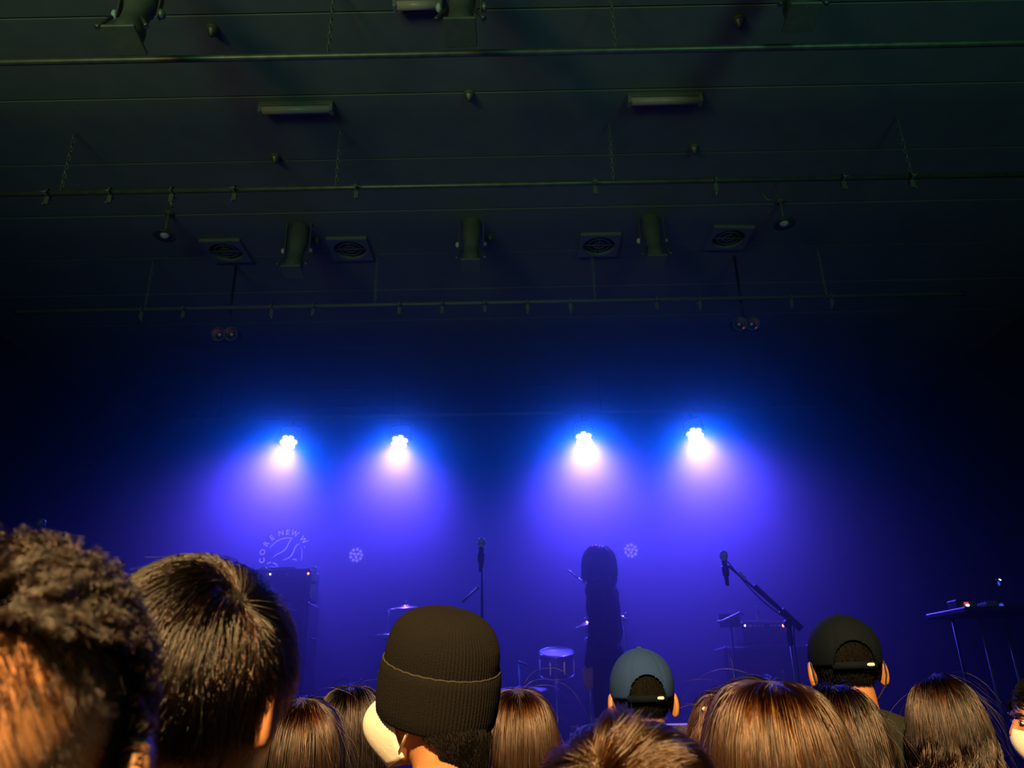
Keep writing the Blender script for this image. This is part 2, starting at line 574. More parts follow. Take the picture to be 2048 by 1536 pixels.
# square ceiling grilles with a round opening
for (px, py, rz, lab) in [(452, 505, 0, 'square ceiling grille with a round opening, furthest left of four'),
                          (700, 501, 0, 'square ceiling grille with a round opening, second from the left'),
                          (1198, 493, 0, 'square ceiling grille with a round opening, third from the left'),
                          (1457, 479, 3, 'square ceiling grille with a round opening, furthest right of four')]:
    p = PZ(px, py, CEIL - 0.03)
    t = empty('ceiling_grille', (p.x, p.y, CEIL), lab, 'ceiling grille', 'square ceiling grilles')
    t.rotation_euler.z = R(rz)
    b = MB()
    n, hw, ri = 32, 0.165, 0.135
    vs, fs = [], []
    for z in (-0.03, 0.0):
        for k in range(n):
            a = 2 * PI * k / n
            c_, s_ = math.cos(a), math.sin(a)
            q = hw / max(abs(c_), abs(s_))
            vs += [(ri * c_, ri * s_, z), (q * c_, q * s_, z)]
    for k in range(n):
        a0, a1 = 2 * k, 2 * ((k + 1) % n)
        fs += [(a0, a1, a1 + 1, a0 + 1), (a0 + 1, a1 + 1, a1 + 1 + 2 * n, a0 + 1 + 2 * n), (a0, a0 + 2 * n, a1 + 2 * n, a1)]
    b.add(vs, fs, False)
    b.build('frame', panel_grey, t)
    MB().lathe([(0.0, -0.012), (0.13, -0.004), (0.134, 0.0), (0.134, 0.0)], 28).build('mesh_cone', grey_plastic if False else black_metal, t)
    for rr in (0.045, 0.09):
        MB().tube([(rr * math.cos(2 * PI * k / 24), rr * math.sin(2 * PI * k / 24), -0.018) for k in range(24)], 0.003, 5, closed=True).build('guard_ring', panel_grey, t)
    for a in (0, PI / 2):
        MB().tube([(-0.134 * math.cos(a), -0.134 * math.sin(a), -0.018), (0.134 * math.cos(a), 0.134 * math.sin(a), -0.018)], 0.003, 5).build('guard_bar', panel_grey, t)

# saucer-shaped ceiling lamps
for (px, py, lab) in [(330, 470, 'unlit saucer-shaped ceiling lamp on a short stem, left of the grilles'),
                      (1568, 446, 'unlit saucer-shaped ceiling lamp on a short stem, right of the grilles')]:
    p = PZ(px, py, CEIL - 0.2)
    t = empty('saucer_lamp', (p.x, p.y, CEIL), lab, 'ceiling lamp', 'saucer ceiling lamps')
    MB().tube([(0, 0, 0), (0, 0, -0.17)], 0.013, 10).build('stem', fix_metal, t)
    MB().lathe([(0, 0), (0.035, 0), (0.035, -0.012), (0, -0.012)][::-1], 16).build('ceiling_rose', fix_metal, t)
    MB().lathe([(0.0, -0.16), (0.03, -0.165), (0.065, -0.185), (0.082, -0.205), (0.082, -0.212), (0.06, -0.205), (0, -0.2)], 24).build('shade', worn_steel, t)
    MB().ellip((0, 0, -0.2), (0.035, 0.035, 0.028), 14, 8).build('bulb', pale, t)


# two-cell audience blinders
def blinder(pxs, py, Y, label):
    a, b_ = P(pxs[0], py, Y), P(pxs[1], py, Y)
    c = (a + b_) / 2
    t = empty('blinder_lamp', c, label, 'stage lamp', 'two-cell blinders')
    hw = (b_ - a).length / 2
    M0 = aim((0, -1, -0.25))
    for sx in (-1, 1):
        cell = MB()
        M = T((sx * hw, 0, 0)) @ M0
        cell.lathe([(0, -0.10), (0.035, -0.095), (0.058, -0.03), (0.062, 0.0), (0.056, 0.0), (0.05, -0.03)], 20, M)
        o = cell.build('lamp_housing', black_metal, t)
        MB().lathe([(0.0, -0.05), (0.02, -0.047), (0.04, -0.033), (0.055, -0.004)], 20, M).build('reflector', amber_glass, o)
        MB().ellip((0, 0, -0.028), (0.014, 0.014, 0.018), 10, 6, M).build('bulb', pale, o)
        MB().tube([(0.056 * math.cos(2 * PI * k / 20), 0.056 * math.sin(2 * PI * k / 20), 0.002) for k in range(20)], 0.004, 6, closed=True, M=M).build('rim', fix_metal, o)
    MB().box((0, 0.05, 0.0), (hw * 2 + 0.13, 0.03, 0.09), ch=0.004).build('back_plate', black_metal, t)
    MB().tube([(0, 0.05, 0.04), (0, 0.05, CEIL - c.z)], 0.012, 8).build('drop_arm', black_metal, t)
    return t


BL_Y = 5.72
blinder((437, 461), 668, BL_Y, 'pair of unlit round blinder lamps with reddish glint, on the left')
blinder((1480, 1505), 647, BL_Y, 'pair of unlit round blinder lamps with reddish glint, on the right')


# LED par lamps
def led_par(loc, d, label, group, lit, n_lens=7, rad=0.105, mount='bar', spin=0.0):
    t = empty('led_par', loc, label, 'stage lamp', group)
    M = aim(d) @ Matrix.Rotation(spin, 4, 'Z')
    L = 0.16
    b = MB()
    b.lathe([(0, -L), (rad * 0.62, -L), (rad * 0.72, -L * 0.93), (rad * 0.78, -L * 0.6), (rad * 0.95, -L * 0.55), (rad, -L * 0.5), (rad, 0.0), (rad * 0.93, 0.0), (rad * 0.93, -0.012), (0, -0.012)], 32, M)
    h = b.build('housing', black_metal, t)
    for k in range(8):
        a = 2 * PI * k / 8
        MB().box((rad * 0.75 * math.cos(a), rad * 0.75 * math.sin(a), -L * 0.8), (0.006, 0.006, L * 0.4), M).build('cooling_fin', black_metal, h)
    MB().tube([(rad * math.cos(2 * PI * k / 28), rad * math.sin(2 * PI * k / 28), 0.0) for k in range(28)], 0.006, 6, closed=True, M=M).build('bezel', led_ring_m, t)
    spots = []
    if n_lens == 7:
        spots = [(0, 0)] + [(rad * 0.62 * math.cos(PI / 3 * k), rad * 0.62 * math.sin(PI / 3 * k)) for k in range(6)]
        lr = rad * 0.28
    else:
        spots = [(rad * 0.28 * math.cos(2 * PI * k / 3 + 0.52), rad * 0.28 * math.sin(2 * PI * k / 3 + 0.52)) for k in range(3)] + [(rad * 0.74 * math.cos(2 * PI * k / 9), rad * 0.74 * math.sin(2 * PI * k / 9)) for k in range(9)]
        lr = rad * 0.19
    for (x, y) in spots:
        MB().lathe([(lr * 1.05, -0.012), (lr * 1.05, -0.004), (lr * 0.9, 0.002), (lr * 0.5, 0.008), (0, 0.010)], 14, M @ T((x, y, 0))).build('lens', led_on if lit else led_off, t)
    # U-shaped yoke
    side = (M.to_3x3() @ Vector((1, 0, 0)))
    side.z = 0
    side.normalize()
    back = M.to_3x3() @ Vector((0, 0, -L * 0.35))
    if mount == 'bar':
        top = Vector((0, BARS[3][0] - loc[1], BAR_Z - loc[2]))
        w = rad + 0.02
        pts = [back + side * w, back + side * w + top * 0.45, back * 0.4 + side * w * 0.75 + top * 0.62, back * 0.4 - side * w * 0.75 + top * 0.62, back - side * w + top * 0.45, back - side * w]
        MB().tube(pts, 0.009, 8).build('yoke', black_metal, t)
        MB().tube([back * 0.4 + top * 0.62, top], 0.012, 8).build('hanger', black_metal, t)
    else:
        w = rad + 0.02
        top = Vector((0, 0.02 + WALL_Y - loc[1], 0))
        pts = [back + side * w, back + side * w + top * 0.6, back - side * w + top * 0.6, back - side * w]
        MB().tube(pts, 0.009, 8).build('yoke', black_metal, t)
        MB().tube([back + top * 0.6, top], 0.014, 8).build('wall_bracket', black_metal, t)
    for sgn in (-1, 1):
        MB().ellip(back + side * sgn * (rad + 0.028), (0.014, 0.014, 0.014), 10, 6).build('tilt_knob', black_plastic, t)
    return t


par_lab = ['bright violet stage lamp at the rear, first of four from the left', 'bright violet stage lamp at the rear, second of four from the left',
           'bright violet stage lamp at the rear, third of four from the left', 'bright violet stage lamp at the rear, last of four on the right']
for i, (px, py, fx, pw_) in enumerate([(577, 885, 0.06, 1.0), (799, 885, 0.05, 0.85), (1168, 878, -0.03, 1.15), (1390, 870, -0.07, 1.1)]):
    loc = P(px, py, 8.2)
    d = Vector((fx, -0.70, -0.80)).normalized()
    led_par(loc, d, par_lab[i], 'lit lamps at the rear of the stage', True, spin=0.3 * i)
    src = loc + d * 0.03
    spot('par_core', src, src + d, 1350.0 * pw_, (0.102, 0.040, 1.0), 65, 1.0, 0.13)
    dw = Vector((fx, -0.75, -1.0)).normalized()
    spot('par_wide', src, src + dw, 360.0 * pw_, (0.0, 0.074, 1.0), 112, 1.0, 0.1)
led_par(P(712, 1110, 8.75), (0.0, -1.0, -0.1), 'dim round LED lamp low at the rear, left of the centre microphone', 'dim lamps low at the rear', False, 12, 0.085, 'wall')
led_par(P(1262, 1101, 8.75), (0.0, -1.0, -0.1), 'dim round LED lamp low at the rear, beside the performer', 'dim lamps low at the rear', False, 12, 0.085, 'wall')

# haze over the stage
hz = bpy.data.materials.new('stage_haze')
hz.use_nodes = True
hn = hz.node_tree
hn.nodes.remove(hn.nodes['Principled BSDF'])
vs_ = hn.nodes.new('ShaderNodeVolumeScatter')
vs_.inputs['Color'].default_value = (0.95, 0.97, 1.0, 1)
# density shaped so lamp glow fades fast: thick at the rear, thin towards the crowd
h_tc = hn.nodes.new('ShaderNodeTexCoord')
h_sep = hn.nodes.new('ShaderNodeSeparateXYZ')
h_map = hn.nodes.new('ShaderNodeMapRange')
h_map.interpolation_type = 'SMOOTHSTEP'
for k_, v_ in (('From Min', 5.6), ('From Max', 8.7), ('To Min', 0.05), ('To Max', 0.42)):
    h_map.inputs[k_].default_value = v_
hn.links.new(h_tc.outputs['Object'], h_sep.inputs[0])
hn.links.new(h_sep.outputs['Y'], h_map.inputs['Value'])
hn.links.new(h_map.outputs['Result'], vs_.inputs['Density'])
vs_.inputs['Anisotropy'].default_value = 0.8
hn.links.new(vs_.outputs[0], hn.nodes['Material Output'].inputs['Volume'])
haze = MB().box((0, (3.3 + WALL_Y) / 2 - 0.01, (STAGE + CEIL) / 2), (2 * HALFW - 0.06, WALL_Y - 3.3 - 0.06, CEIL - STAGE - 0.06)).build('haze', hz)
tag(haze, 'thin theatrical haze filling the stage, lit violet and blue', 'haze', kind='stuff')


# ------------------------------------------------------------------ round logo above the left amplifier
LOGO_Y = 6.46
lc = P(570, 1108, LOGO_Y)
depth = (lc - CAM).dot(FWD)
u = depth / F_PX                       # metres per pixel at that distance
t = empty('round_logo', lc, 'round clear sign with an arc of letters and curved lines, standing on the tall amplifier', 'sign')
acr = bpy.data.materials.new('clear_acrylic')
acr.use_nodes = True
an = acr.node_tree
an.nodes.remove(an.nodes['Principled BSDF'])
tb_, gb_, mb_ = an.nodes.new('ShaderNodeBsdfTransparent'), an.nodes.new('ShaderNodeBsdfGlossy'), an.nodes.new('ShaderNodeMixShader')
logo_paint = bpy.data.materials.new('translucent_vinyl')
logo_paint.use_nodes = True
ln_ = logo_paint.node_tree
ln_.nodes.remove(ln_.nodes['Principled BSDF'])
l1, l2, l3 = ln_.nodes.new('ShaderNodeBsdfTranslucent'), ln_.nodes.new('ShaderNodeBsdfDiffuse'), ln_.nodes.new('ShaderNodeMixShader')
l1.inputs[0].default_value = (0.95, 0.93, 1.0, 1)
l2.inputs[0].default_value = (0.8, 0.8, 0.85, 1)
l3.inputs[0].default_value = 0.2
ln_.links.new(l1.outputs[0], l3.inputs[1])
ln_.links.new(l2.outputs[0], l3.inputs[2])
ln_.links.new(l3.outputs[0], ln_.nodes['Material Output'].inputs['Surface'])
tb_.inputs[0].default_value = (0.97, 0.98, 1, 1)
gb_.inputs['Roughness'].default_value = 0.25
mb_.inputs[0].default_value = 0.03
an.links.new(tb_.outputs[0], mb_.inputs[1])
an.links.new(gb_.outputs[0], mb_.inputs[2])
an.links.new(mb_.outputs[0], an.nodes['Material Output'].inputs['Surface'])
RD = lc.z - P(570, 1138, LOGO_Y).z
nd = 48
dv = []
for y_ in (-0.003, 0.003):
    for k in range(nd + 1):
        a = -0.62 + (PI + 1.24) * k / nd
        dv.append((52 * u * math.cos(a), y_, max(-RD, 52 * u * math.sin(a))))
df = [tuple(range(nd + 1)), tuple(range(2 * nd + 1, nd, -1))] + [(k, (k + 1) % (nd + 1), (k + 1) % (nd + 1) + nd + 1, k + nd + 1) for k in range(nd + 1)]
MB().add(dv, df, False).build('clear_disc', acr, t)
MB().box((0, 0, -RD + 0.006), (0.2, 0.05, 0.012), ch=0.003).build('foot', black_plastic, t)


def letter(ch, x, z, rot, size):
    cu = bpy.data.curves.new('letter_curve', 'FONT')
    cu.body = ch
    cu.size = size
    cu.offset = size * 0.02
    cu.align_x = 'CENTER'
    tmp = bpy.data.objects.new('letter_tmp', cu)
    C.objects.link(tmp)
    dg = bpy.context.evaluated_depsgraph_get()
    me = bpy.data.meshes.new_from_object(tmp.evaluated_get(dg))
    bpy.data.objects.remove(tmp)
    o = link('letter', me, logo_paint, t)
    o.matrix_local = T((x, -0.0045, z)) @ Matrix.Rotation(rot, 4, 'Y') @ Matrix.Rotation(R(90), 4, 'X')
    return o


RT = 40.5 * u
for ch, a in (('C', -103), ('O', -82), ('R', -60), ('E', -40), ('N', -15), ('E', 2), ('W', 21), ('W', 50), ('.', 68)):
    w = R(a)
    letter(ch, RT * math.sin(w), RT * math.cos(w) - 2 * u, w, 15.0 * u)


def stroke(pts, r):
    """flat vinyl line of varying width on the disc"""
    q = [Vector(((x - 570) * u, -0.0045, -(y - 1108) * u)) for x, y in pts]
    vs, fs = [], []
    for k in range(len(q)):
        d = (q[min(k + 1, len(q) - 1)] - q[max(k - 1, 0)]).normalized()
        nn_ = Vector((-d.z, 0, d.x)) * r * (0.35 + 0.65 * math.sin(PI * (k + 0.5) / len(q)))
        vs += [q[k] + nn_, q[k] - nn_]
    for k in range(len(q) - 1):
        fs.append((2 * k, 2 * k + 1, 2 * k + 3, 2 * k + 2))
    return MB().add(vs, fs).build('curved_line', logo_paint, t)


stroke([(538, 1097), (543, 1090), (551, 1083), (560, 1078), (570, 1076), (580, 1076.5), (584, 1078)], 1.0 * u)
stroke([(582, 1077), (578, 1082), (575, 1089), (572, 1096), (567, 1102), (560, 1106), (553, 1109), (548, 1114)], 1.1 * u)
stroke([(598, 1088), (593, 1090), (589, 1096), (587, 1104), (583, 1112), (577, 1117), (567, 1120)], 1.1 * u)
stroke([(601, 1094), (604, 1103), (604.5, 1113), (603, 1122)], 0.5 * u)
stroke([(536, 1127), (540, 1125), (544, 1123)], 0.9 * u)
stroke([(547, 1125), (552, 1126.5), (558, 1131)], 1.0 * u)
stroke([(586, 1119), (590, 1118.5), (595, 1121)], 0.9 * u)


# ------------------------------------------------------------------ amplifiers
def amp_cab(t, w, h, d, z0):
    b = MB().box((0, 0, z0 + h / 2), (w, d, h), ch=0.012)
    cab = b.build('cabinet', tolex, t)
    MB().box((0, -d / 2 - 0.002, z0 + h / 2), (w - 0.06, 0.01, h - 0.06), ch=0.004).build('grille_cloth', grille, cab)
    MB().tube([((w / 2 - 0.028) * sx, -d / 2 - 0.006, z0 + h / 2 + (h / 2 - 0.028) * sz) for sx, sz in ((-1, -1), (1, -1), (1, 1), (-1, 1))], 0.004, 6, closed=True).build('piping', grey_plastic, cab)
    for sx in (-1, 1):
        for sz in (0, 1):
            MB().ellip((sx * (w / 2 - 0.012), -d / 2 + 0.012, z0 + sz * (h - 0.03) + 0.015), (0.018, 0.018, 0.018), 8, 6).build('corner_cap', black_plastic, cab)
        MB().tube([(sx * w / 2, -0.07, z0 + h * 0.6), (sx * (w / 2 + 0.02), -0.06, z0 + h * 0.6), (sx * (w / 2 + 0.02), 0.06, z0 + h * 0.6), (sx * w / 2, 0.07, z0 + h * 0.6)], 0.006, 6).build('side_handle', black_plastic, cab)


# left: tall stack, power lights on the head
AY = 6.3
pr = P(622, 1136, AY)
wl = 0.72
ax = pr.x - wl / 2
topz = pr.z
t = empty('guitar_amplifier', (ax, AY + 0.16, STAGE), 'tall guitar amplifier stack with red and white power lights below the round logo', 'amplifier')
hh = topz - STAGE
head_h = 0.25
ch2 = (hh - head_h - 0.02) / 2
amp_cab(t, 0.74, ch2, 0.34, 0.0)
amp_cab(t, 0.74, ch2, 0.34, ch2 + 0.004)
hb = MB().box((0, 0, hh - head_h / 2), (wl, 0.28, head_h), ch=0.014).build('amp_head', tolex, t)
MB().box((0, -0.142, hh - head_h * 0.72), (wl - 0.05, 0.008, head_h * 0.42), ch=0.003).build('grille_panel', grille, hb)
MB().box((0, -0.142, hh - 0.045), (wl - 0.05, 0.008, 0.055), ch=0.003).build('control_panel', black_metal, hb)
for k in range(8):
    MB().lathe([(0, 0), (0.011, 0), (0.01, 0.016), (0, 0.018)], 12, T((-0.22 + 0.055 * k, -0.146, hh - 0.047)) @ Matrix.Rotation(R(90), 4, 'X')).build('knob', grey_plastic, hb)
q1, q2 = P(617.0, 1140.5, AY + 0.01), P(541, 1141, AY + 0.01)
for q, m, nm, rr in ((q1, red_led, 'red_power_light', 0.0075), (q2, white_led, 'white_power_light', 0.0055)):
    MB().ellip((q.x - ax, -0.149, hh - 0.042), (rr, rr, rr), 10, 6).build(nm, m, hb)
MB().tube([(-0.1, 0, hh), (-0.1, 0, hh + 0.03), (0.1, 0, hh + 0.03), (0.1, 0, hh)], 0.009, 8).build('carry_handle', black_plastic, hb)
# pale cloth bag of the stack: strap hanging down the side seen as a pale strip
q = P(628, 1138, AY + 0.02)
ml = empty('cable_hank', (q.x, AY + 0.0, q.z), 'pale cable hank hanging down the right side of the tall amplifier', 'cable')
for dx in (-0.014, 0.0, 0.014):
    MB().tube([(dx - 0.03, 0.02, 0.012), (dx, 0.005, 0.012), (dx + 0.012, -0.002, 0.0), (dx + 0.012, 0, -0.10), (dx * 1.7 + 0.012, 0, -0.19), (dx * 0.5 + 0.008, 0, -0.225)], 0.006, 6).build('strand', pale, ml)
MB().tube([(-0.008, 0, -0.11), (0.032, 0, -0.11)], 0.012, 8).build('tie', black_plastic, ml)
# folded towel on the stack
q = P(512, 1131, AY + 0.05)
tw = MB()
vs, fs = [], []
nx, ny = 14, 8
for j in range(ny + 1):
    for i in range(nx + 1):
        x = (i / nx - 0.5) * 0.17
        y = (j / ny - 0.5) * 0.14
        z = 0.012 + 0.022 * math.exp(-((x - 0.05) / 0.022) ** 2) + 0.006 * math.sin(9 * x * 10 + j) * 0.4
        vs.append((x, y, z))
for j in range(ny):
    for i in range(nx):
        a = j * (nx + 1) + i
        fs.append((a, a + 1, a + nx + 2, a + nx + 1))
o_ = len(vs)
vs += [(x, y, 0.0) for x, y, z in vs]
fs += [tuple(i + o_ for i in f[::-1]) for f in fs]
rim = [i for i in range(nx + 1)] + [j * (nx + 1) + nx for j in range(1, ny + 1)] + [ny * (nx + 1) + i for i in range(nx - 1, -1, -1)] + [j * (nx + 1) for j in range(ny - 1, 0, -1)]
for k in range(len(rim)):
    a, b_ = rim[k], rim[(k + 1) % len(rim)]
    fs.append((b_, a, a + o_, b_ + o_))
tw.add(vs, fs)
o = tw.build('folded_towel', white_cloth, None, (q.x, AY + 0.16, STAGE + hh + 0.001))
tag(o, 'crumpled pale towel lying on top of the tall amplifier', 'towel')

# right: small head on a cabinet, knobs in a row, red light
BY = 6.5
pl_, pr_ = P(1486, 1243, BY), P(1574, 1240, BY)
bx_ = (pl_.x + pr_.x) / 2
hw_ = (pr_.x - pl_.x)
hz_ = pl_.z - STAGE
t = empty('guitar_amplifier', (bx_ - 0.02, BY + 0.16, STAGE), 'low guitar amplifier with a row of knobs and a red light behind the boom microphone', 'amplifier')
amp_cab(t, 0.68, hz_ - 0.19, 0.36, 0.0)
hb = MB().box((0.02, 0, hz_ - 0.085), (hw_, 0.26, 0.17), ch=0.01).build('amp_head', tolex, t)
MB().box((0.02, -0.132, hz_ - 0.034), (hw_ - 0.02, 0.008, 0.05), ch=0.003).build('control_panel', black_metal, hb)
MB().box((0.02, -0.132, hz_ - 0.11), (hw_ - 0.02, 0.008, 0.08), ch=0.003).build('grille_panel', grille, hb)
MB().box((0.02 - hw_ * 0.22, -0.07, hz_ + 0.003), (hw_ * 0.52, 0.1, 0.008), ch=0.002).build('top_plate', pale, hb)
for px in (1501, 1509, 1517, 1525, 1542, 1550, 1558):
    q = P(px, 1250, BY + 0.02)
    MB().lathe([(0, 0), (0.0095, 0), (0.0085, 0.016), (0, 0.018)], 12, T((q.x - t.location.x, -0.136, hz_ - 0.036)) @ Matrix.Rotation(R(90), 4, 'X')).build('knob', pale, hb)
q = P(1566.5, 1250.5, BY + 0.02)
MB().ellip((q.x - t.location.x, -0.140, hz_ - 0.036), (0.009, 0.006, 0.010), 10, 6).build('red_power_light', red_led, hb)
q = P(1489.5, 1248, BY + 0.02)
MB().ellip((q.x - t.location.x, -0.140, hz_ - 0.030), (0.005, 0.005, 0.006), 10, 6).build('white_power_light', white_led, hb)
# bottle on the amp
q = P(1524, 1240, BY)
o = empty('drink_bottle', (q.x, BY + 0.10, STAGE + hz_), 'clear slim bottle standing on the low amplifier', 'bottle')
MB().lathe([(0, 0), (0.014, 0), (0.016, 0.004), (0.016, 0.075), (0.012, 0.09), (0.007, 0.10), (0.007, 0.115), (0, 0.115)], 16).build('body', grey_plastic, o)
MB().lathe([(0, 0.114), (0.0085, 0.114), (0.0085, 0.132), (0, 0.133)], 12).build('cap', pale, o)
# small clip-on lamp arm left of it
MS_Y = 6.12
q0, q1 = P(1437, 1244, MS_Y), P(1481, 1225, MS_Y)
o = empty('music_stand', (q0.x + 0.10, MS_Y, STAGE), 'slanted music stand left of the low amplifier', 'music stand')
lx, lz = q0.x - o.location.x, q0.z - STAGE
rx, rz_ = q1.x - o.location.x, q1.z - STAGE
MB().tube([(lx - 0.01, 0, lz), (lx + 0.03, 0, lz + 0.004), (rx, 0.02, rz_), (rx + 0.03, 0.02, rz_ - 0.012)], [0.011, 0.011, 0.008, 0.008], 8).build('ledge', steel, o)
MB().box((0.0, 0.05, (lz + rz_) / 2 - 0.02), (0.16, 0.006, 0.1), ch=0.002).build('desk', black_metal, o)
MB().tube([(0, 0.05, 0.25), (0, 0.05, lz)], 0.01, 8).build('pole', black_metal, o)
for k in range(3):
    a = 2 * PI * k / 3 + 0.5
    MB().tube([(0, 0.05, 0.27), (0.26 * math.cos(a), 0.05 + 0.26 * math.sin(a), 0.008)], 0.007, 6).build('leg', black_metal, o)


# ------------------------------------------------------------------ microphones on stands
def stand_base(t, r=0.28, z=0.0):
    for k in range(3):
        a = 2 * PI * k / 3 + 0.4
        lg = MB().tube([(0, 0, z + 0.09), (r * math.cos(a), r * math.sin(a), z + 0.012)], 0.009, 8).build('leg', black_metal, t)
        MB().ellip((r * math.cos(a), r * math.sin(a), z + 0.012), (0.014, 0.014, 0.012), 8, 6).build('rubber_foot', black_plastic, lg)


def microphone(t, p, d, m_grille=steel, s=1.0):
    """vocal microphone whose grille is at p, pointing along d; returns nothing"""
    M = T(p) @ aim(d)
    g = MB().lathe([(0.012, -0.034), (0.021, -0.028), (0.025, -0.012), (0.0255, 0.0), (0.022, 0.014), (0.013, 0.023), (0, 0.026)], 18, M)
    body = MB().lathe([(0, -0.19), (0.0105, -0.19), (0.0115, -0.18), (0.0165, -0.05), (0.019, -0.036), (0.013, -0.032)], 16, M).build('microphone_body', black_metal, t)
    g.build('grille', m_grille, body)
    MB().tube([(0.0258 * math.cos(2 * PI * k / 18), 0.0258 * math.sin(2 * PI * k / 18), -0.006) for k in range(18)], 0.0025, 5, closed=True, M=M).build('grille_band', steel, body)
    MB().lathe([(0.0185, -0.13), (0.020, -0.125), (0.0215, -0.075), (0.020, -0.07), (0.0165, -0.07)], 14, M).build('clip', black_plastic, t)


# centre stand: straight, boom stub sloping down to the left
MYc = 4.9
top = P(963, 1080, MYc)
t = empty('microphone_stand', (top.x, MYc, STAGE), 'upright microphone stand at centre stage behind the knit hat', 'microphone stand')
hz0 = top.z - STAGE
microphone(t, (0, 0, hz0 - 0.01), (0.05, -0.3, 1.0), pale)
c1 = P(960, 1190, MYc)
MB().tube([(0.0, 0.05, hz0 - 0.16), (0, 0.02, hz0 - 0.10)], 0.012, 8).build('clip_joint', steel, t)
MB().tube([(0, 0.055, 0.09), (0, 0.055, 0.95)], 0.0125, 10).build('lower_tube', black_metal, t)
MB().tube([(0, 0.055, 0.93), (0, 0.055, hz0 - 0.14)], 0.0085, 10).build('upper_tube', black_metal, t)
MB().lathe([(0, 0), (0.019, 0), (0.021, 0.01), (0.021, 0.07), (0.014, 0.085)], 14, T((0, 0.055, 0.90))).build('height_clutch', black_plastic, t)
c2, c3 = P(922, 1203, MYc), P(957, 1172, MYc)
MB().tube([(c3.x - top.x, 0.055, c3.z - STAGE), (c2.x - top.x, 0.055, c2.z - STAGE)], 0.0075, 8).build('boom_arm', steel, t)
stand_base(t)

# right boom stand
MYr = 4.8
mp = P(1448, 1112, MYr)
jt = P(1586, 1243, MYr)
t = empty('microphone_stand', (jt.x - 0.035, MYr, STAGE), 'long boom microphone stand with a dangling cable, right of the performer', 'microphone stand')
ox, oz = t.location.x, STAGE
m0 = Vector((mp.x - ox, 0, mp.z - oz))
j0 = Vector((jt.x - ox, 0, jt.z - oz))
dirb = (j0 - m0).normalized()
microphone(t, m0 + Vector((-0.002, 0, 0.008)), Vector((-0.1, -0.35, 0.9)), pale)
MB().tube([m0 + Vector((0.022, 0.02, -0.055)), j0 + dirb * 0.01], [0.0075, 0.0075], 8).build('boom_arm', black_metal, t)
MB().tube([m0.lerp(j0, 0.45), j0 + dirb * 0.0], 0.0115, 8).build('boom_sleeve', black_metal, t)
MB().tube([j0 - dirb * 0.09, j0 + dirb * 0.06], 0.021, 10).build('counterweight', black_plastic, t)
pv = j0 + Vector((-0.032, 0, -0.012))
MB().lathe([(0, -0.02), (0.024, -0.02), (0.026, 0), (0.02, 0.02), (0, 0.022)], 14, T(pv) @ Matrix.Rotation(R(90), 4, 'X')).build('boom_joint', black_plastic, t)
lo_z = P(1580, 1290, MYr).z - oz
MB().tube([(pv.x, 0, pv.z), (pv.x * 0.6, 0, lo_z)], 0.0165, 10).build('clutch_tube', black_metal, t)
MB().tube([(pv.x * 0.6, 0, lo_z + 0.01), (0.0, 0, 0.09)], 0.0075, 10).build('lower_tube', steel, t)
stand_base(t)
cab = []
for k in range(15):
    w = k / 14
    q = m0.lerp(j0, w)
    cab.append(q + Vector((0.015 * (1 - w), -0.012, -0.035 - 0.05 * math.sin(PI * w) + 0.03 * w)))
cab += [Vector((0.02, -0.014, pv.z - 0.1)), Vector((0.012, -0.02, 0.6)), Vector((0.03, -0.04, 0.2)), Vector((0.12, -0.06, 0.006))]
MB().tube(cab, 0.0038, 6).build('cable', black_plastic, t)
for w in (0.20, 0.235, 0.27):
    q = m0.lerp(j0, w) + Vector((0.006, -0.016, -0.03))
    MB().ellip(q, (0.011, 0.009, 0.012), 8, 6).build('cable_clip', pale, t)

# overhead boom behind the performer
OY = 6.3
a0, a1 = P(1137, 1141, OY), P(1190, 1184, OY)
t = empty('boom_stand', (a1.x + 0.04, OY, STAGE), 'thin boom arm rising left from behind the performer', 'boom stand')
o0 = Vector((a0.x - t.location.x, 0, a0.z - STAGE))
o1 = Vector((a1.x - t.location.x + 0.04, 0, a1.z - STAGE - 0.035))
MB().tube([o0, o0.lerp(o1, 0.3)], 0.0075, 8).build('boom_tip', chrome, t)
MB().tube([o0.lerp(o1, 0.28), o1], 0.006, 8).build('boom_arm', chrome, t)
MB().ellip(o0, (0.011, 0.011, 0.011), 8, 6).build('boom_knob', chrome, t)
MB().tube([(0.04, 0, o1.z + 0.01), (0.02, 0, 0.09)], 0.010, 10).build('pole', black_metal, t)
stand_base(t)

# left stand at the edge of the stage
LY = 4.7
mp = P(83, 1045, LY)
t = empty('microphone_stand', (mp.x - 0.42, LY, STAGE), 'boom microphone stand at the far left above the curly head', 'microphone stand')
m0 = Vector((0.42, 0, mp.z - STAGE))
microphone(t, m0, (0.5, -0.3, 0.8), steel)
MB().tube([m0 + Vector((-0.04, 0.02, -0.06)), (0.0, 0, mp.z - STAGE - 0.22)], 0.0075, 8).build('boom_arm', steel, t)
MB().tube([(0, 0, 0.09), (0, 0, mp.z - STAGE - 0.2)], 0.011, 10).build('pole', black_metal, t)
MB().lathe([(0, -0.02), (0.022, -0.02), (0.024, 0), (0.018, 0.02), (0, 0.022)], 12, T((0, 0, mp.z - STAGE - 0.22)) @ Matrix.Rotation(R(90), 4, 'X')).build('boom_joint', black_plastic, t)
stand_base(t)


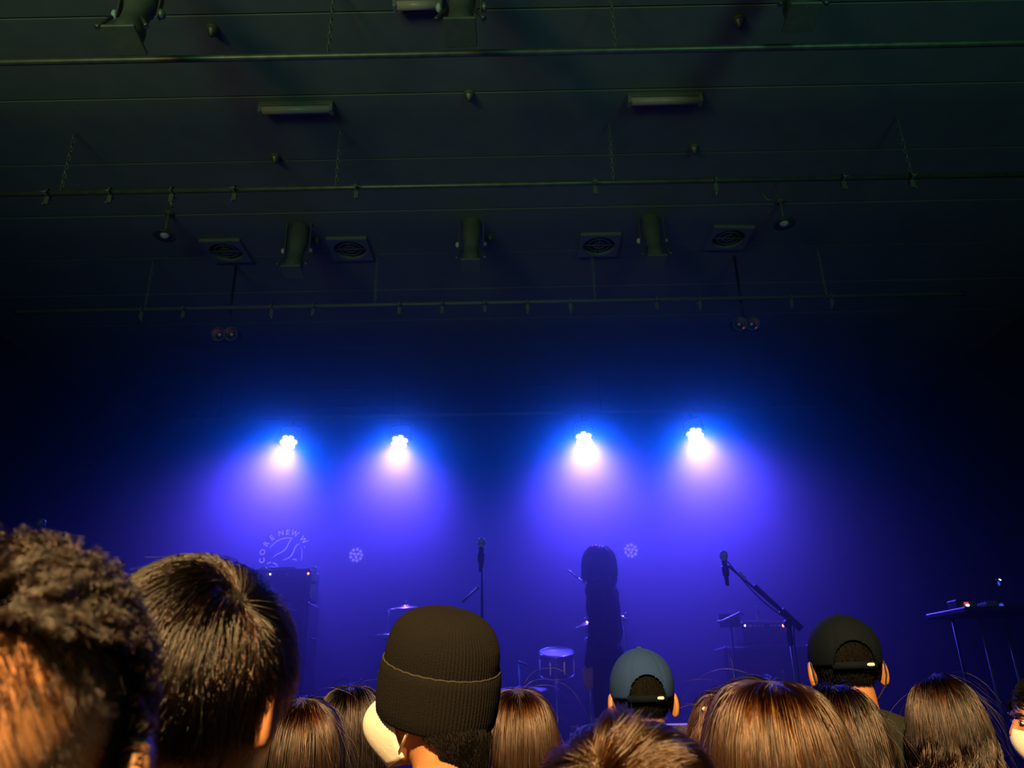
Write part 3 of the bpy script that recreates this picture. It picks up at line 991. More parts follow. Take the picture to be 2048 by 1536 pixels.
# ------------------------------------------------------------------ drum kit
def drum(name, loc, r, h, tilt, label, legs=None, axis=None, head=True):
    t = empty(name, loc, label, 'drum', 'drum kit')
    M = axis if axis is not None else Matrix.Rotation(R(tilt), 4, 'X')
    MB().lathe([(0, 0.004), (r, 0.004), (r, h - 0.004), (0, h - 0.004)], 36, M, smooth=False).build('shell', drum_shell, t)
    MB().lathe([(r * 0.97, h), (r * 0.97, h - 0.002), (0, h - 0.002)], 36, M).build('drum_head', drum_head, t)
    for z in (0.012, h - 0.008):
        MB().tube([((r + 0.006) * math.cos(2 * PI * k / 32), (r + 0.006) * math.sin(2 * PI * k / 32), z) for k in range(32)], 0.0075, 6, closed=True, M=M).build('hoop', chrome, t)
    for k in range(8):
        a = 2 * PI * (k + 0.5) / 8
        MB().box(((r + 0.011) * math.cos(a), (r + 0.011) * math.sin(a), h * 0.5), (0.014, 0.014, h * 0.55), M, ch=0.003).build('lug', chrome, t)
    if legs:
        for k in range(3):
            a = 2 * PI * k / 3 + 0.4
            x, y = (r + 0.018) * math.cos(a), (r + 0.018) * math.sin(a)
            MB().tube([(x, y, h * 0.6), (x, y, -legs + 0.005)], 0.006, 6).build('leg', chrome, t)
    return t


def cymbal(px, py, Y, r, tilt, label, pole_top=True):
    p = P(px, py, Y)
    t = empty('cymbal', (p.x, Y, STAGE), label, 'cymbal', 'drum kit')
    h = p.z - STAGE
    M = T((0, 0, h)) @ Matrix.Rotation(R(tilt[0]), 4, 'X') @ Matrix.Rotation(R(tilt[1]), 4, 'Y')
    MB().lathe([(0.006, 0.022), (0.022, 0.021), (0.034, 0.012), (0.045, 0.006), (r * 0.6, -0.002), (r, -0.012), (r, -0.0135), (r * 0.6, -0.004), (0.045, 0.004), (0.006, 0.012)], 40, M).build('plate', brass, t)
    MB().lathe([(0, 0.02), (0.011, 0.02), (0.011, 0.04), (0.006, 0.055), (0, 0.056)], 10, M).build('wing_nut', chrome, t)
    MB().tube([(0, 0, h), (0, 0, h - 0.3), (0.02, 0, 0.12)], [0.005, 0.008, 0.011], 8).build('pole', chrome, t)
    stand_base(t, 0.25)
    return t


DY = 6.9
kx = P(985, 1300, DY).x
bdm = Matrix.Rotation(R(90), 4, 'X')
bd = drum('bass_drum', (kx, DY + 0.1, STAGE + 0.29), 0.28, 0.42, 0, 'large bass drum on the stage floor behind the knit hat', axis=bdm)
for sx in (-1, 1):
    MB().tube([(sx * 0.27, -0.36, 0.02), (sx * 0.38, -0.42, -0.28)], 0.008, 6).build('spur', chrome, bd)
q = P(1112, 1316, DY)
drum('rack_tom', (q.x - 0.0, DY, q.z - 0.14), 0.14, 0.2, 18, 'small tom drum mounted high beside the performer')
tt = P(1112, 1316, DY)
st = empty('tom_stand', (tt.x, DY + 0.16, STAGE), 'chrome stand carrying the small tom drum', 'drum stand', 'drum kit')
MB().tube([(0, 0, 0.09), (0, 0, tt.z - STAGE - 0.06)], 0.011, 8).build('pole', chrome, st)
stand_base(st, 0.22)
q = P(1045, 1368, DY)
drum('floor_tom', (q.x, DY - 0.35, q.z - 0.40), 0.19, 0.36, 6, 'floor tom drum showing just above the long-haired woman beside the knit hat', legs=q.z - 0.40 - STAGE)
q = P(905, 1330, DY)
sd = drum('snare_drum', (q.x, DY + 0.25, STAGE + 0.58), 0.17, 0.14, 6, 'snare drum hidden mostly by the knit hat', legs=0.58)
cymbal(812, 1214, DY + 0.1, 0.17, (6, -2), 'flat cymbal edge shining left of the knit hat')
cymbal(1172, 1248, DY - 0.1, 0.12, (4, -10), 'small cymbal peeking out left of the performer')
cymbal(1246, 1237, DY - 0.1, 0.07, (10, 32), 'small tilted splash cymbal right of the performer')
# hi-hat clutch pair left of the big cymbal
q = P(768, 1222, DY)
t = empty('hi_hat', (q.x, DY + 0.25, STAGE), 'hi-hat stand with a thin rod left of the flat cymbal', 'cymbal', 'drum kit')
h = q.z - STAGE
MB().tube([(0, 0, 0.09), (0, 0, h - 0.10)], 0.010, 8).build('pole', black_metal, t)
MB().tube([(0, 0, h - 0.12), (0, 0, h + 0.02)], 0.004, 6).build('pull_rod', chrome, t)
MB().ellip((0, 0, h + 0.015), (0.012, 0.012, 0.012), 8, 6).build('clutch', chrome, t)
for z, f in ((h - 0.18, 1), (h - 0.21, -1)):
    MB().lathe([(0.006, 0.018 * f), (0.03, 0.014 * f), (0.045, 0.004 * f), (0.165, -0.008 * f), (0.165, -0.010 * f), (0.006, 0.010 * f)], 36, T((0, 0, z))).build('plate', brass, t)
stand_base(t, 0.25)
# chrome rod in front of the floor tom
q0, q1 = P(1038, 1326, DY - 0.5), P(1042, 1360, DY - 0.5)
t = empty('drum_microphone', (q0.x, DY - 0.62, STAGE), 'short upright chrome rod with a small microphone above the floor tom', 'microphone')
MB().tube([(0, 0, 0.02), (0, 0, q0.z - STAGE)], 0.0065, 8).build('rod', chrome, t)
MB().lathe([(0, 0), (0.09, 0), (0.09, 0.014), (0.02, 0.022), (0, 0.022)], 24).build('base', black_metal, t)
MB().capsule((0.0, 0, q0.z - STAGE), (0.05, 0.05, q0.z - STAGE - 0.02), 0.012, 0.015).build('capsule', black_metal, t)
# bass drum microphone ball-like lamp near performer
q = P(1174, 1282, DY - 0.6)
t = empty('drum_microphone', (q.x, DY - 0.6, STAGE), 'thin stand with a round pale microphone head left of the performer', 'microphone')
MB().tube([(0, 0, 0.02), (0, 0, q.z - STAGE)], 0.005, 8).build('rod', chrome, t)
MB().lathe([(0, 0), (0.09, 0), (0.09, 0.014), (0.02, 0.022), (0, 0.022)], 24).build('base', black_metal, t)
MB().ellip((0, 0, q.z - STAGE), (0.024, 0.024, 0.028), 14, 8).build('capsule', pale, t)

# floor wedge at the stage front
q = P(1372, 1450, 4.0)
t = empty('monitor_wedge', (q.x + 0.16, 4.0, STAGE), 'dark floor monitor wedge at the stage front beside the blue cap', 'loudspeaker')
hw, dh = 0.27, q.z - STAGE
b = MB()
prof = [(-0.2, 0), (0.26, 0), (0.26, dh * 0.75), (0.12, dh), (-0.05, dh)]
vs = [(sx * hw, y, z) for sx in (-1, 1) for y, z in prof]
n = len(prof)
fs = [tuple(range(n)), tuple(range(2 * n - 1, n - 1, -1))] + [(k, k + n, (k + 1) % n + n, (k + 1) % n) for k in range(n)]
b.add(vs, fs, False)
b.build('cabinet', tolex, t)
for sx in (-1, 1):
    MB().box((sx * (hw + 0.006), 0.06, dh * 0.5), (0.012, 0.12, 0.04), ch=0.004).build('side_handle', black_plastic, t)
MB().box((0, -0.128, dh * 0.52), (2 * hw - 0.04, 0.01, dh * 0.9), T((0, 0, 0)) @ Matrix.Rotation(R(0), 4, 'X')).build('grille', grille, t)
MB().box((0, 0.03, dh + 0.002), (2 * hw - 0.02, 0.17, 0.004), ch=0.001).build('top_trim', grey_plastic, t)

# ------------------------------------------------------------------ side table with gear at the right edge
SY = 4.3
qt = P(1985, 1216, SY)
t = empty('gear_table', (qt.x + 0.12, SY + 0.1, STAGE), 'dark gear table with slim metal legs at the right edge of the stage', 'table')
tz = qt.z - STAGE
MB().box((0, 0, tz - 0.015), (0.66, 0.42, 0.03), ch=0.006).build('table_top', black_metal, t)
for px in (1967, 2017):
    q = P(px, 1270, SY)
    x = q.x - t.location.x
    MB().tube([(x, -0.1, tz - 0.03), (x, -0.1, 0.005)], 0.008, 10).build('leg', worn_steel, t)
for x in (-0.2, 0.26):
    MB().tube([(x, 0.17, tz - 0.03), (x, 0.17, 0.005)], 0.009, 10).build('leg', black_metal, t)
MB().tube([(-0.2, 0.17, 0.3), (0.26, 0.17, 0.3)], 0.007, 8).build('stretcher', black_metal, t)
q = P(1924, 1209, SY)
o = empty('control_box', (q.x + 0.01, SY - 0.0, STAGE + tz), 'small black control box with a glowing red and white light', 'control box')
MB().box((0.0, 0.02, 0.022), (0.11, 0.1, 0.044), ch=0.005).build('body', black_plastic, o)
MB().box((-0.005, -0.034, 0.024), (0.024, 0.008, 0.012), ch=0.002).build('red_window', red_small, o)
MB().ellip((0.0, -0.036, 0.013), (0.008, 0.004, 0.005), 8, 6).build('white_light', white_led, o)
q = P(1985, 1208, SY)
o = empty('mixer', (q.x, SY, STAGE + tz), 'small grey mixing unit with a glowing blue glint on the gear table', 'mixer')
MB().box((0, 0.03, 0.014), (0.10, 0.12, 0.028), ch=0.004).build('body', panel_grey, o)
for k in range(5):
    MB().lathe([(0, 0), (0.006, 0), (0.005, 0.012), (0, 0.012)], 10, T((-0.036 + 0.018 * k, 0.03, 0.028))).build('knob', grey_plastic, o)
MB().ellip((0.028, -0.030, 0.010), (0.012, 0.005, 0.011), 10, 6).build('blue_glint', blue_glint_glow, o)
q = P(1998, 1160, SY)
o = empty('gooseneck_lamp', (q.x - 0.0, SY + 0.1, STAGE + tz), 'gooseneck desk lamp with a tiny white light at the far right', 'lamp')
gz = q.z - STAGE - tz
MB().lathe([(0, 0), (0.028, 0), (0.028, 0.01), (0.012, 0.016), (0, 0.016)], 16).build('base', black_plastic, o)
MB().tube([(0.03, 0, 0.0), (0.035, 0, gz * 0.5), (0.03, -0.03, gz * 0.9), (0.012, -0.06, gz * 1.05), (0, -0.085, gz * 1.02)], 0.0045, 8).build('neck', black_metal, o)
MB().tube([(0.005, -0.075, gz * 1.03), (-0.012, -0.11, gz * 0.93)], [0.008, 0.013], 10).build('lamp_shade', black_plastic, o)
MB().ellip((0.0, -0.10, gz * 1.0), (0.010, 0.005, 0.005), 10, 6).build('white_light', white_led, o)
MB().ellip((-0.014, -0.114, gz * 0.86), (0.006, 0.005, 0.012), 10, 6).build('blue_glint', blue_glint_glow, o)


# ------------------------------------------------------------------ people
HC = Vector((0.0, -0.005, 1.582))          # head centre of the 1.70 m figure; it faces +Y
CR_C = np.array([0.0, -0.012, 0.030])      # cranium centre, relative to HC
CR_R = np.array([0.076, 0.097, 0.088])


def union(name, b, voxel, smooth):
    me = b.mesh(name + '_raw')
    o = bpy.data.objects.new('tmp', me)
    C.objects.link(o)
    m = o.modifiers.new('r', 'REMESH')
    m.mode = 'VOXEL'
    m.voxel_size = voxel
    m.use_smooth_shade = True
    sm = o.modifiers.new('s', 'SMOOTH')
    sm.factor = 0.5
    sm.iterations = smooth
    dg = bpy.context.evaluated_depsgraph_get()
    res = bpy.data.meshes.new_from_object(o.evaluated_get(dg))
    bpy.data.objects.remove(o)
    bpy.data.meshes.remove(me)
    res.name = name
    return res


def mesh_arrays(me):
    v = np.empty(len(me.vertices) * 3)
    me.vertices.foreach_get('co', v)
    f = [tuple(p.vertices) for p in me.polygons]
    return v.reshape(-1, 3), f


def ear(sx, flare=30, out=0.081):
    """a shallow bowl with a raised rim, standing off the side of the head"""
    n, k = 22, 7
    vs, fs = [], []
    for side in (1, -1):
        for i in range(k + 1):
            r = i / k
            for j in range(n):
                a = 2 * PI * j / n
                wy = 0.0175 * (1 + 0.18 * math.sin(a))
                y, z = r * wy * math.cos(a), r * 0.032 * math.sin(a)
                if side > 0:
                    x = 0.007 + 0.007 * math.exp(-((r - 0.86) / 0.16) ** 2) - 0.004 * (1 - r) - 0.004 * max(0, r - 0.9) * 10
                else:
                    x = -0.002 - 0.003 * (1 - r)
                vs.append((x, y, z))
    o = (k + 1) * n
    for s_ in (0, 1):
        for i in range(k):
            for j in range(n):
                j2 = (j + 1) % n
                q = (s_ * o + i * n + j, s_ * o + i * n + j2, s_ * o + (i + 1) * n + j2, s_ * o + (i + 1) * n + j)
                fs.append(q if s_ == 0 else q[::-1])
    for j in range(n):
        j2 = (j + 1) % n
        fs.append((k * n + j, k * n + j2, o + k * n + j2, o + k * n + j))
    M = T(HC + Vector((sx * out, -0.012, -0.012))) @ Matrix.Rotation(R(sx * flare), 4, 'Z') @ Matrix.Rotation(R(-12), 4, 'X') @ Matrix.Scale(-1 if sx < 0 else 1, 4, (1, 0, 0))
    return [M @ Vector(p) for p in vs], fs


def hand_prims(b, w, d, side, curl=0.35, palm_n=None):
    """w wrist point, d direction of the fingers; curl bends the fingers towards palm_n"""
    w, d = Vector(w), Vector(d).normalized()
    pn = (palm_n if palm_n is not None else Vector((-side, 0, 0)))
    pn = (pn - d * pn.dot(d)).normalized()
    acr = d.cross(pn) * 1.0
    for k in range(4):
        off = (k - 1.5) * 0.019
        b.capsule(w + acr * off * 0.6 + d * 0.01, w + acr * off + d * 0.085, 0.014, 0.0115, 10)
        base = w + acr * off + d * 0.085
        L = (0.036, 0.044, 0.042, 0.033)[k]
        dirf = d
        for s_ in range(3):
            ang = curl * (0.6 + 0.5 * s_)
            dirf = (dirf * math.cos(ang) + pn * math.sin(ang)).normalized()
            nxt = base + dirf * L * (1.0, 0.7, 0.5)[s_]
            b.capsule(base, nxt, 0.0092 - 0.0006 * s_, 0.0086 - 0.0008 * s_, 10)
            base = nxt
    tb = w + acr * -0.024 + d * 0.03
    t1 = tb + (d * 0.6 - acr * 0.65 + pn * 0.35).normalized() * 0.042
    t2 = t1 + (d * 0.9 - acr * 0.2 + pn * 0.45).normalized() * 0.034
    b.capsule(tb, t1, 0.014, 0.011, 10)
    b.capsule(t1, t2, 0.0105, 0.009, 10)


ARM_DOWN = {-1: [(-0.185, -0.03, 1.375), (-0.225, -0.045, 1.09), (-0.205, 0.03, 0.85)], 1: [(0.185, -0.03, 1.375), (0.225, -0.045, 1.09), (0.205, 0.03, 0.85)]}


def body_prims(arms):
    b = MB()
    h = HC
    # head
    b.ellip(h + Vector(CR_C), CR_R, 24, 16)
    b.ellip(h + Vector((0, 0.028, -0.040)), (0.060, 0.066, 0.076), 20, 14)
    b.ellip(h + Vector((0, 0.045, -0.092)), (0.036, 0.042, 0.030), 16, 10)
    b.capsule(h + Vector((0, 0.088, 0.004)), h + Vector((0, 0.106, -0.034)), 0.009, 0.0125)
    b.capsule(h + Vector((-0.011, 0.092, -0.038)), h + Vector((0.011, 0.092, -0.038)), 0.009, 0.009)
    b.capsule(h + Vector((-0.034, 0.074, 0.022)), h + Vector((0.034, 0.074, 0.022)), 0.013, 0.013)
    b.capsule(h + Vector((-0.020, 0.078, -0.066)), h + Vector((0.020, 0.078, -0.066)), 0.012, 0.012)
    for sx in (-1, 1):
        b.ellip(h + Vector((sx * 0.045, 0.052, -0.03)), (0.020, 0.024, 0.024), 12, 8)
    # neck and shoulders
    b.capsule(h + Vector((0, -0.022, -0.06)), h + Vector((0, -0.042, -0.20)), 0.055, 0.060, 20)
    for sx in (-1, 1):
        b.capsule((sx * 0.025, -0.050, 1.435), (sx * 0.165, -0.035, 1.378), 0.052, 0.048, 16)
        b.ellip((sx * 0.175, -0.03, 1.365), (0.056, 0.058, 0.06), 16, 10)
    # trunk
    b.ellip((0, -0.03, 1.26), (0.168, 0.112, 0.19), 24, 14)
    b.ellip((0, -0.025, 1.08), (0.142, 0.100, 0.19), 24, 14)
    b.ellip((0, -0.03, 0.92), (0.165, 0.112, 0.14), 24, 14)
    for sx in (-1, 1):
        b.capsule((sx * 0.085, -0.03, 0.87), (sx * 0.095, -0.02, 0.49), 0.085, 0.056, 16)
        b.capsule((sx * 0.095, -0.02, 0.49), (sx * 0.10, -0.045, 0.09), 0.055, 0.036, 16)
        b.ellip((sx * 0.095, -0.052, 0.35), (0.05, 0.052, 0.10), 14, 10)
        b.capsule((sx * 0.10, -0.055, 0.045), (sx * 0.115, 0.12, 0.032), 0.038, 0.03, 12)
        S, E, W = (Vector(p) for p in arms[sx])
        b.capsule(S, E, 0.047, 0.038, 14)
        b.capsule(E, W, 0.038, 0.025, 14)
    return b


def make_body(name, arms, hands, voxel=0.0065, flare=30, out=0.081):
    b = body_prims(arms)
    me = union(name, b, voxel, 5)
    v, f = mesh_arrays(me)
    n0 = len(f)
    extra = MB()
    mi = []
    for sx in (-1, 1):
        ev, ef = ear(sx, flare, out)
        extra.add(ev, ef)
    mi += [0] * (len(extra.f))
    for sx in (-1, 1):
        k0 = len(extra.f)
        extra.ellip(HC + Vector((sx * 0.032, 0.078, 0.000)), (0.0125, 0.0105, 0.0072), 14, 10)
        mi += [1] * (len(extra.f) - k0)
        k0 = len(extra.f)
        extra.ellip(HC + Vector((sx * 0.032, 0.0865, 0.000)), (0.0055, 0.0035, 0.0052), 10, 8)
        extra.tube([HC + Vector((sx * x, y, z)) for x, y, z in ((0.014, 0.092, 0.021), (0.028, 0.092, 0.026), (0.042, 0.084, 0.026), (0.052, 0.074, 0.020))], [0.003, 0.0045, 0.004, 0.002], 6)
        extra.tube([HC + Vector((sx * x, y, z)) for x, y, z in ((0.019, 0.086, 0.005), (0.032, 0.089, 0.0068), (0.046, 0.082, 0.003))], [0.0008, 0.0013, 0.0008], 6)
        mi += [2] * (len(extra.f) - k0)
    k0 = len(extra.f)
    extra.tube([HC + Vector(p) for p in ((-0.023, 0.083, -0.064), (-0.01, 0.0905, -0.0605), (0, 0.0905, -0.062), (0.01, 0.0905, -0.0605), (0.023, 0.083, -0.064))], [0.002, 0.005, 0.005, 0.005, 0.002], 8)
    extra.tube([HC + Vector(p) for p in ((-0.021, 0.083, -0.066), (0, 0.090, -0.0725), (0.021, 0.083, -0.066))], [0.002, 0.0062, 0.002], 8)
    mi += [3] * (len(extra.f) - k0)
    hb_ = MB()
    for hd in hands:
        hand_prims(hb_, *hd)
    hm = union(name + '_hands', hb_, 0.0035, 3)
    hv, hf = mesh_arrays(hm)
    bpy.data.meshes.remove(hm)
    k0 = len(extra.f)
    extra.v += [Vector(p) for p in hv]
    o_ = len(extra.v) - len(hv)
    extra.f += [[i + o_ for i in q] for q in hf]
    mi += [0] * (len(extra.f) - k0)
    V = np.vstack([v, np.array([tuple(p) for p in extra.v])])
    Fs = f + [tuple(i + len(v) for i in q) for q in extra.f]
    out = bpy.data.meshes.new(name)
    out.from_pydata(V.tolist(), [], Fs)
    out.polygons.foreach_set('use_smooth', [True] * len(Fs))
    out.polygons.foreach_set('material_index', [0] * n0 + mi)
    for m in (skin_a, eye_white, eye_dark, lip_m):
        out.materials.append(m)
    out.update()
    bpy.data.meshes.remove(me)
    return out


def make_shirt(name, arms, sleeve):
    b = MB()
    for sx in (-1, 1):
        b.capsule((sx * 0.045, -0.052, 1.425), (sx * 0.165, -0.035, 1.380), 0.063, 0.06, 16)
        b.ellip((sx * 0.178, -0.03, 1.362), (0.068, 0.070, 0.07), 16, 10)
        S, E, W = (Vector(p) for p in arms[sx])
        if sleeve > 1:
            b.capsule(S, E, 0.060, 0.050, 14)
            b.capsule(E, E.lerp(W, sleeve - 1), 0.050, 0.038, 14)
        else:
            b.capsule(S, S.lerp(E, sleeve), 0.062, 0.060, 14)
    b.ellip((0, -0.03, 1.255), (0.182, 0.126, 0.19), 24, 14)
    b.ellip((0, -0.040, 1.375), (0.125, 0.088, 0.08), 24, 14)
    b.ellip((0, -0.025, 1.08), (0.165, 0.120, 0.20), 24, 14)
    b.ellip((0, -0.03, 0.93), (0.182, 0.130, 0.12), 24, 14)
    me = union(name, b, 0.010, 6)
    v, f = mesh_arrays(me)
    bpy.data.meshes.remove(me)
    e = MB()
    e.v = [Vector(p) for p in v]
    e.f = [list(q) for q in f]
    e.sm = [True] * len(f)
    # ribbed collar
    e.tube([(0.074 * math.cos(a), -0.036 + 0.072 * math.sin(a), 1.452 - 0.026 * math.sin(a)) for a in [2 * PI * k / 32 for k in range(32)]], 0.009, 8, closed=True)
    return e.mesh(name)


def make_trousers():
    b = MB()
    b.ellip((0, -0.03, 0.90), (0.172, 0.120, 0.12), 24, 14)
    for sx in (-1, 1):
        b.capsule((sx * 0.085, -0.03, 0.86), (sx * 0.095, -0.02, 0.49), 0.096, 0.070, 16)
        b.capsule((sx * 0.095, -0.02, 0.49), (sx * 0.10, -0.045, 0.12), 0.070, 0.056, 16)
    return union('trousers', b, 0.012, 5)


def make_shoe(sx):
    b = MB()
    b.capsule((sx * 0.10, -0.06, 0.045), (sx * 0.118, 0.15, 0.040), 0.046, 0.040, 14)
    b.box((sx * 0.109, 0.045, 0.011), (0.085, 0.30, 0.022), ch=0.008)
    return union('shoe', b, 0.008, 3)


BODY_STAND = make_body('body_standing', ARM_DOWN, [((-0.205, 0.03, 0.85), (0.02, 0.15, -1), -1), ((0.205, 0.03, 0.85), (-0.02, 0.15, -1), 1)])
SHIRT_SHORT = make_shirt('shirt_short', ARM_DOWN, 0.62)
SHIRT_LONG = make_shirt('shirt_long', ARM_DOWN, 1.95)
TROUSERS = make_trousers()
SHOES = {-1: make_shoe(-1), 1: make_shoe(1)}


# ---- hair
def scalp_points(n, lo=None, extra=None):
    """random points on the cranium above the hairline; returns points and normals (head space)"""
    out = []
    tot = 0
    while tot < n:
        d = RNG.normal(size=(n * 4, 3))
        d /= np.linalg.norm(d, axis=1)[:, None]
        p = CR_C + d * CR_R
        zh = np.interp(p[:, 1], [-0.11, -0.075, -0.03, 0.0, 0.03, 0.06, 0.10], [-0.062, -0.055, -0.03, 0.0, 0.015, 0.055, 0.072]) if lo is None else lo(p)
        k = p[:, 2] > zh
        if extra is not None:
            k &= extra(p)
        p = p[k]
        out.append(p)
        tot += len(p)
    p = np.vstack(out)[:n]
    nn = (p - CR_C) / CR_R ** 2
    nn /= np.linalg.norm(nn, axis=1)[:, None]
    return p, nn


def nrm(a):
    return a / np.maximum(np.linalg.norm(a, axis=1)[:, None], 1e-9)


# smooth bodies that hair slides over (head space): cranium, face, neck, trunk
COLL = [(CR_C, CR_R), (np.array([0, 0.028, -0.04]), np.array([0.062, 0.068, 0.078])), (np.array([0, -0.035, -0.14]), np.array([0.060, 0.062, 0.13])), (np.array([0, -0.035, -0.33]), np.array([0.25, 0.135, 0.165]))]


def grow(p, d, L, n, grav, off, wander=0.0, keep=1.0, coll=COLL):
    """march hair strands: p roots, d directions, L lengths (per strand), off clearance (per strand)"""
    N = len(p)
    pts = np.empty((N, n, 3))
    pts[:, 0] = p
    ds = (L / (n - 1))[:, None]
    d = nrm(d)
    g = np.array([0, 0, -1.0])
    for k in range(1, n):
        d = nrm(d * keep + g * grav * ds + (RNG.normal(size=(N, 3)) * wander if wander else 0))
        q = p + d * ds
        ramp = min(1.0, k / 3.0)
        for c, r in coll:
            rr = r + (off * ramp)[:, None]
            e = (q - c) / rr
            l = np.linalg.norm(e, axis=1)
            ins = l < 1.0
            q[ins] = c + (q[ins] - c) / l[ins][:, None]
        d = nrm(q - p)
        p = q
        pts[:, k] = p
    return pts


def clump(pts, n_cl, amount, power=1.0):
    N, n, _ = pts.shape
    ids = RNG.choice(N, min(n_cl, N), replace=False)
    roots = pts[ids, 0]
    near = np.empty(N, int)
    for i in range(0, N, 2000):
        dd = ((pts[i:i + 2000, None, 0] - roots[None]) ** 2).sum(2)
        near[i:i + 2000] = dd.argmin(1)
    guide = pts[ids][near]
    w = (np.linspace(0, 1, n) ** power * amount)[None, :, None]
    return pts * (1 - w) + guide * w, near


def strands(name, pts, radius, m, parent, tip=0.35):
    N, n, _ = pts.shape
    cv = bpy.data.hair_curves.new(name)
    cv.add_curves([n] * N)
    cv.attributes['position'].data.foreach_set('vector', np.ascontiguousarray(pts, np.float32).ravel())
    prof = np.interp(np.linspace(0, 1, n), [0, 0.6, 1.0], [1.0, 0.9, tip])
    rad = (radius * RNG.uniform(0.75, 1.25, size=(N, 1)) * prof[None]).astype(np.float32)
    a = cv.attributes.get('radius') or cv.attributes.new('radius', 'FLOAT', 'POINT')
    a.data.foreach_set('value', rad.ravel())
    cv.materials.append(m)
    o = bpy.data.objects.new(name, cv)
    C.objects.link(o)
    o.parent = parent
    o.location = HC if parent.type == 'MESH' and 'category' in parent else (0, 0, 0)
    return o


def scalp_cap(name, m, parent, off=0.003, lo=None, extra=None, sheet=None):
    """under-hair: a closed shell over the scalp, plus a sheet woven from guide strands for long hair"""
    b = MB()
    nt_, nf = 26, 52
    idx = {}
    vs, fs = [], []
    for lay in (0, 1):
        for i in range(nt_ + 1):
            t_ = 2.5 * i / nt_
            for j in range(nf):
                a = 2 * PI * j / nf
                dv = np.array([math.sin(t_) * math.cos(a), math.sin(t_) * math.sin(a), math.cos(t_)])
                idx[(lay, i, j)] = len(vs)
                vs.append(tuple(CR_C + dv * (CR_R + (off if lay == 0 else -0.004))))
    A = np.array(vs)
    zh = np.interp(A[:, 1], [-0.11, -0.075, -0.03, 0.0, 0.03, 0.06, 0.10], [-0.062, -0.055, -0.03, 0.0, 0.015, 0.055, 0.072]) if lo is None else lo(A)
    ok = A[:, 2] > zh
    if extra is not None:
        ok &= extra(A)
    for i in range(nt_):
        for j in range(nf):
            j2 = (j + 1) % nf
            q = [idx[(0, i, j)], idx[(0, i + 1, j)], idx[(0, i + 1, j2)], idx[(0, i, j2)]]
            if ok[q[0]] and ok[q[1]] and ok[q[2]] and ok[q[3]]:
                fs.append(q)
                fs.append([k + (nt_ + 1) * nf for k in q][::-1])
    b.add(vs, fs)
    if sheet is not None:
        N, n, _ = sheet.shape
        sv = [tuple(x) for x in sheet.reshape(-1, 3)]
        cen = sheet.mean(axis=0, keepdims=True)
        inner = sheet + nrm((cen - sheet).reshape(-1, 3) * np.array([1, 1, 0.0])).reshape(N, n, 3) * 0.008
        sv2 = [tuple(x) for x in inner.reshape(-1, 3)]
        sf = []
        for i in range(N - 1):
            for k in range(n - 1):
                sf.append((i * n + k, i * n + k + 1, (i + 1) * n + k + 1, (i + 1) * n + k))
        sf2 = [tuple(q + len(sv) for q in f[::-1]) for f in sf]
        edge = [(k + 1, k, k + len(sv), k + 1 + len(sv)) for k in range(n - 1)]
        b.add(sv + sv2, sf + sf2 + edge)
    o = b.build(name, m, parent)
    o.location = HC
    return o


def long_hair(body, L, n, m, under, crown=(0.0, -0.035, 0.115), radius=0.0007, wavy=0.0, wave_len=0.09, lift=0.35, clumps=140, cl=0.55, spread=0.016, jit=0.15, side=0.0):
    cr = np.array(crown)
    # under-sheet from a ring of guides round the back and sides
    ang = np.linspace(-2.15, 2.15, 64)
    ring = np.stack([np.sin(ang) * CR_R[0], -np.cos(ang) * CR_R[1] + CR_C[1], np.full(64, 0.045)], 1)
    d0 = ring - cr
    d0[:, 2] -= 0.05
    sh = grow(ring * 1.0, d0, np.full(64, L * 0.86), 26, 28.0, np.full(64, 0.006))
    hair = scalp_cap('hair', under, body, sheet=sh)
    p, nn = scalp_points(n)
    tow = p - cr
    tow -= nn * (tow * nn).sum(1)[:, None]
    tow[:, 0] += side
    d = nrm(tow) + nn * lift + RNG.normal(size=p.shape) * jit * 0.5
    hfrac = np.clip((p[:, 2] + 0.06) / 0.18, 0, 1)
    off = 0.004 + spread * hfrac * RNG.uniform(0.35, 1.0, len(p)) ** 0.8
    Ls = L * RNG.uniform(0.8, 1.05, len(p)) * (0.72 + 0.28 * hfrac)
    pts = grow(p, d, Ls, 24, 26.0, off, wander=0.02)
    pts, near = clump(pts, clumps, cl, 0.8)
    nn_ = pts.shape[1]
    s_ = np.cumsum(np.concatenate([np.zeros((len(pts), 1)), np.linalg.norm(np.diff(pts, axis=1), axis=2)], 1), 1)
    if wavy:
        ph = RNG.uniform(0, 2 * PI, clumps)[near][:, None] + RNG.normal(size=(len(pts), 1)) * 0.12
        amp = wavy * np.clip((s_ - 0.13) / 0.10, 0, 1)
        pts[:, :, 0] += amp * np.sin(2 * PI * s_ / wave_len + ph)
        pts[:, :, 1] += 0.7 * amp * np.cos(2 * PI * s_ / wave_len + ph)
    st = strands('hair_strands', pts, radius, m, hair)
    # loose fly-away hairs
    k = RNG.choice(len(p), 70)
    fl = grow(p[k], d[k] + nn[k] * 0.5 + RNG.normal(size=(70, 3)) * 0.3, L * RNG.uniform(0.25, 0.6, 70), 14, 12.0, off[k] + 0.004, wander=0.08)
    strands('flyaway_hairs', fl, radius * 0.5, m, hair)
    return hair


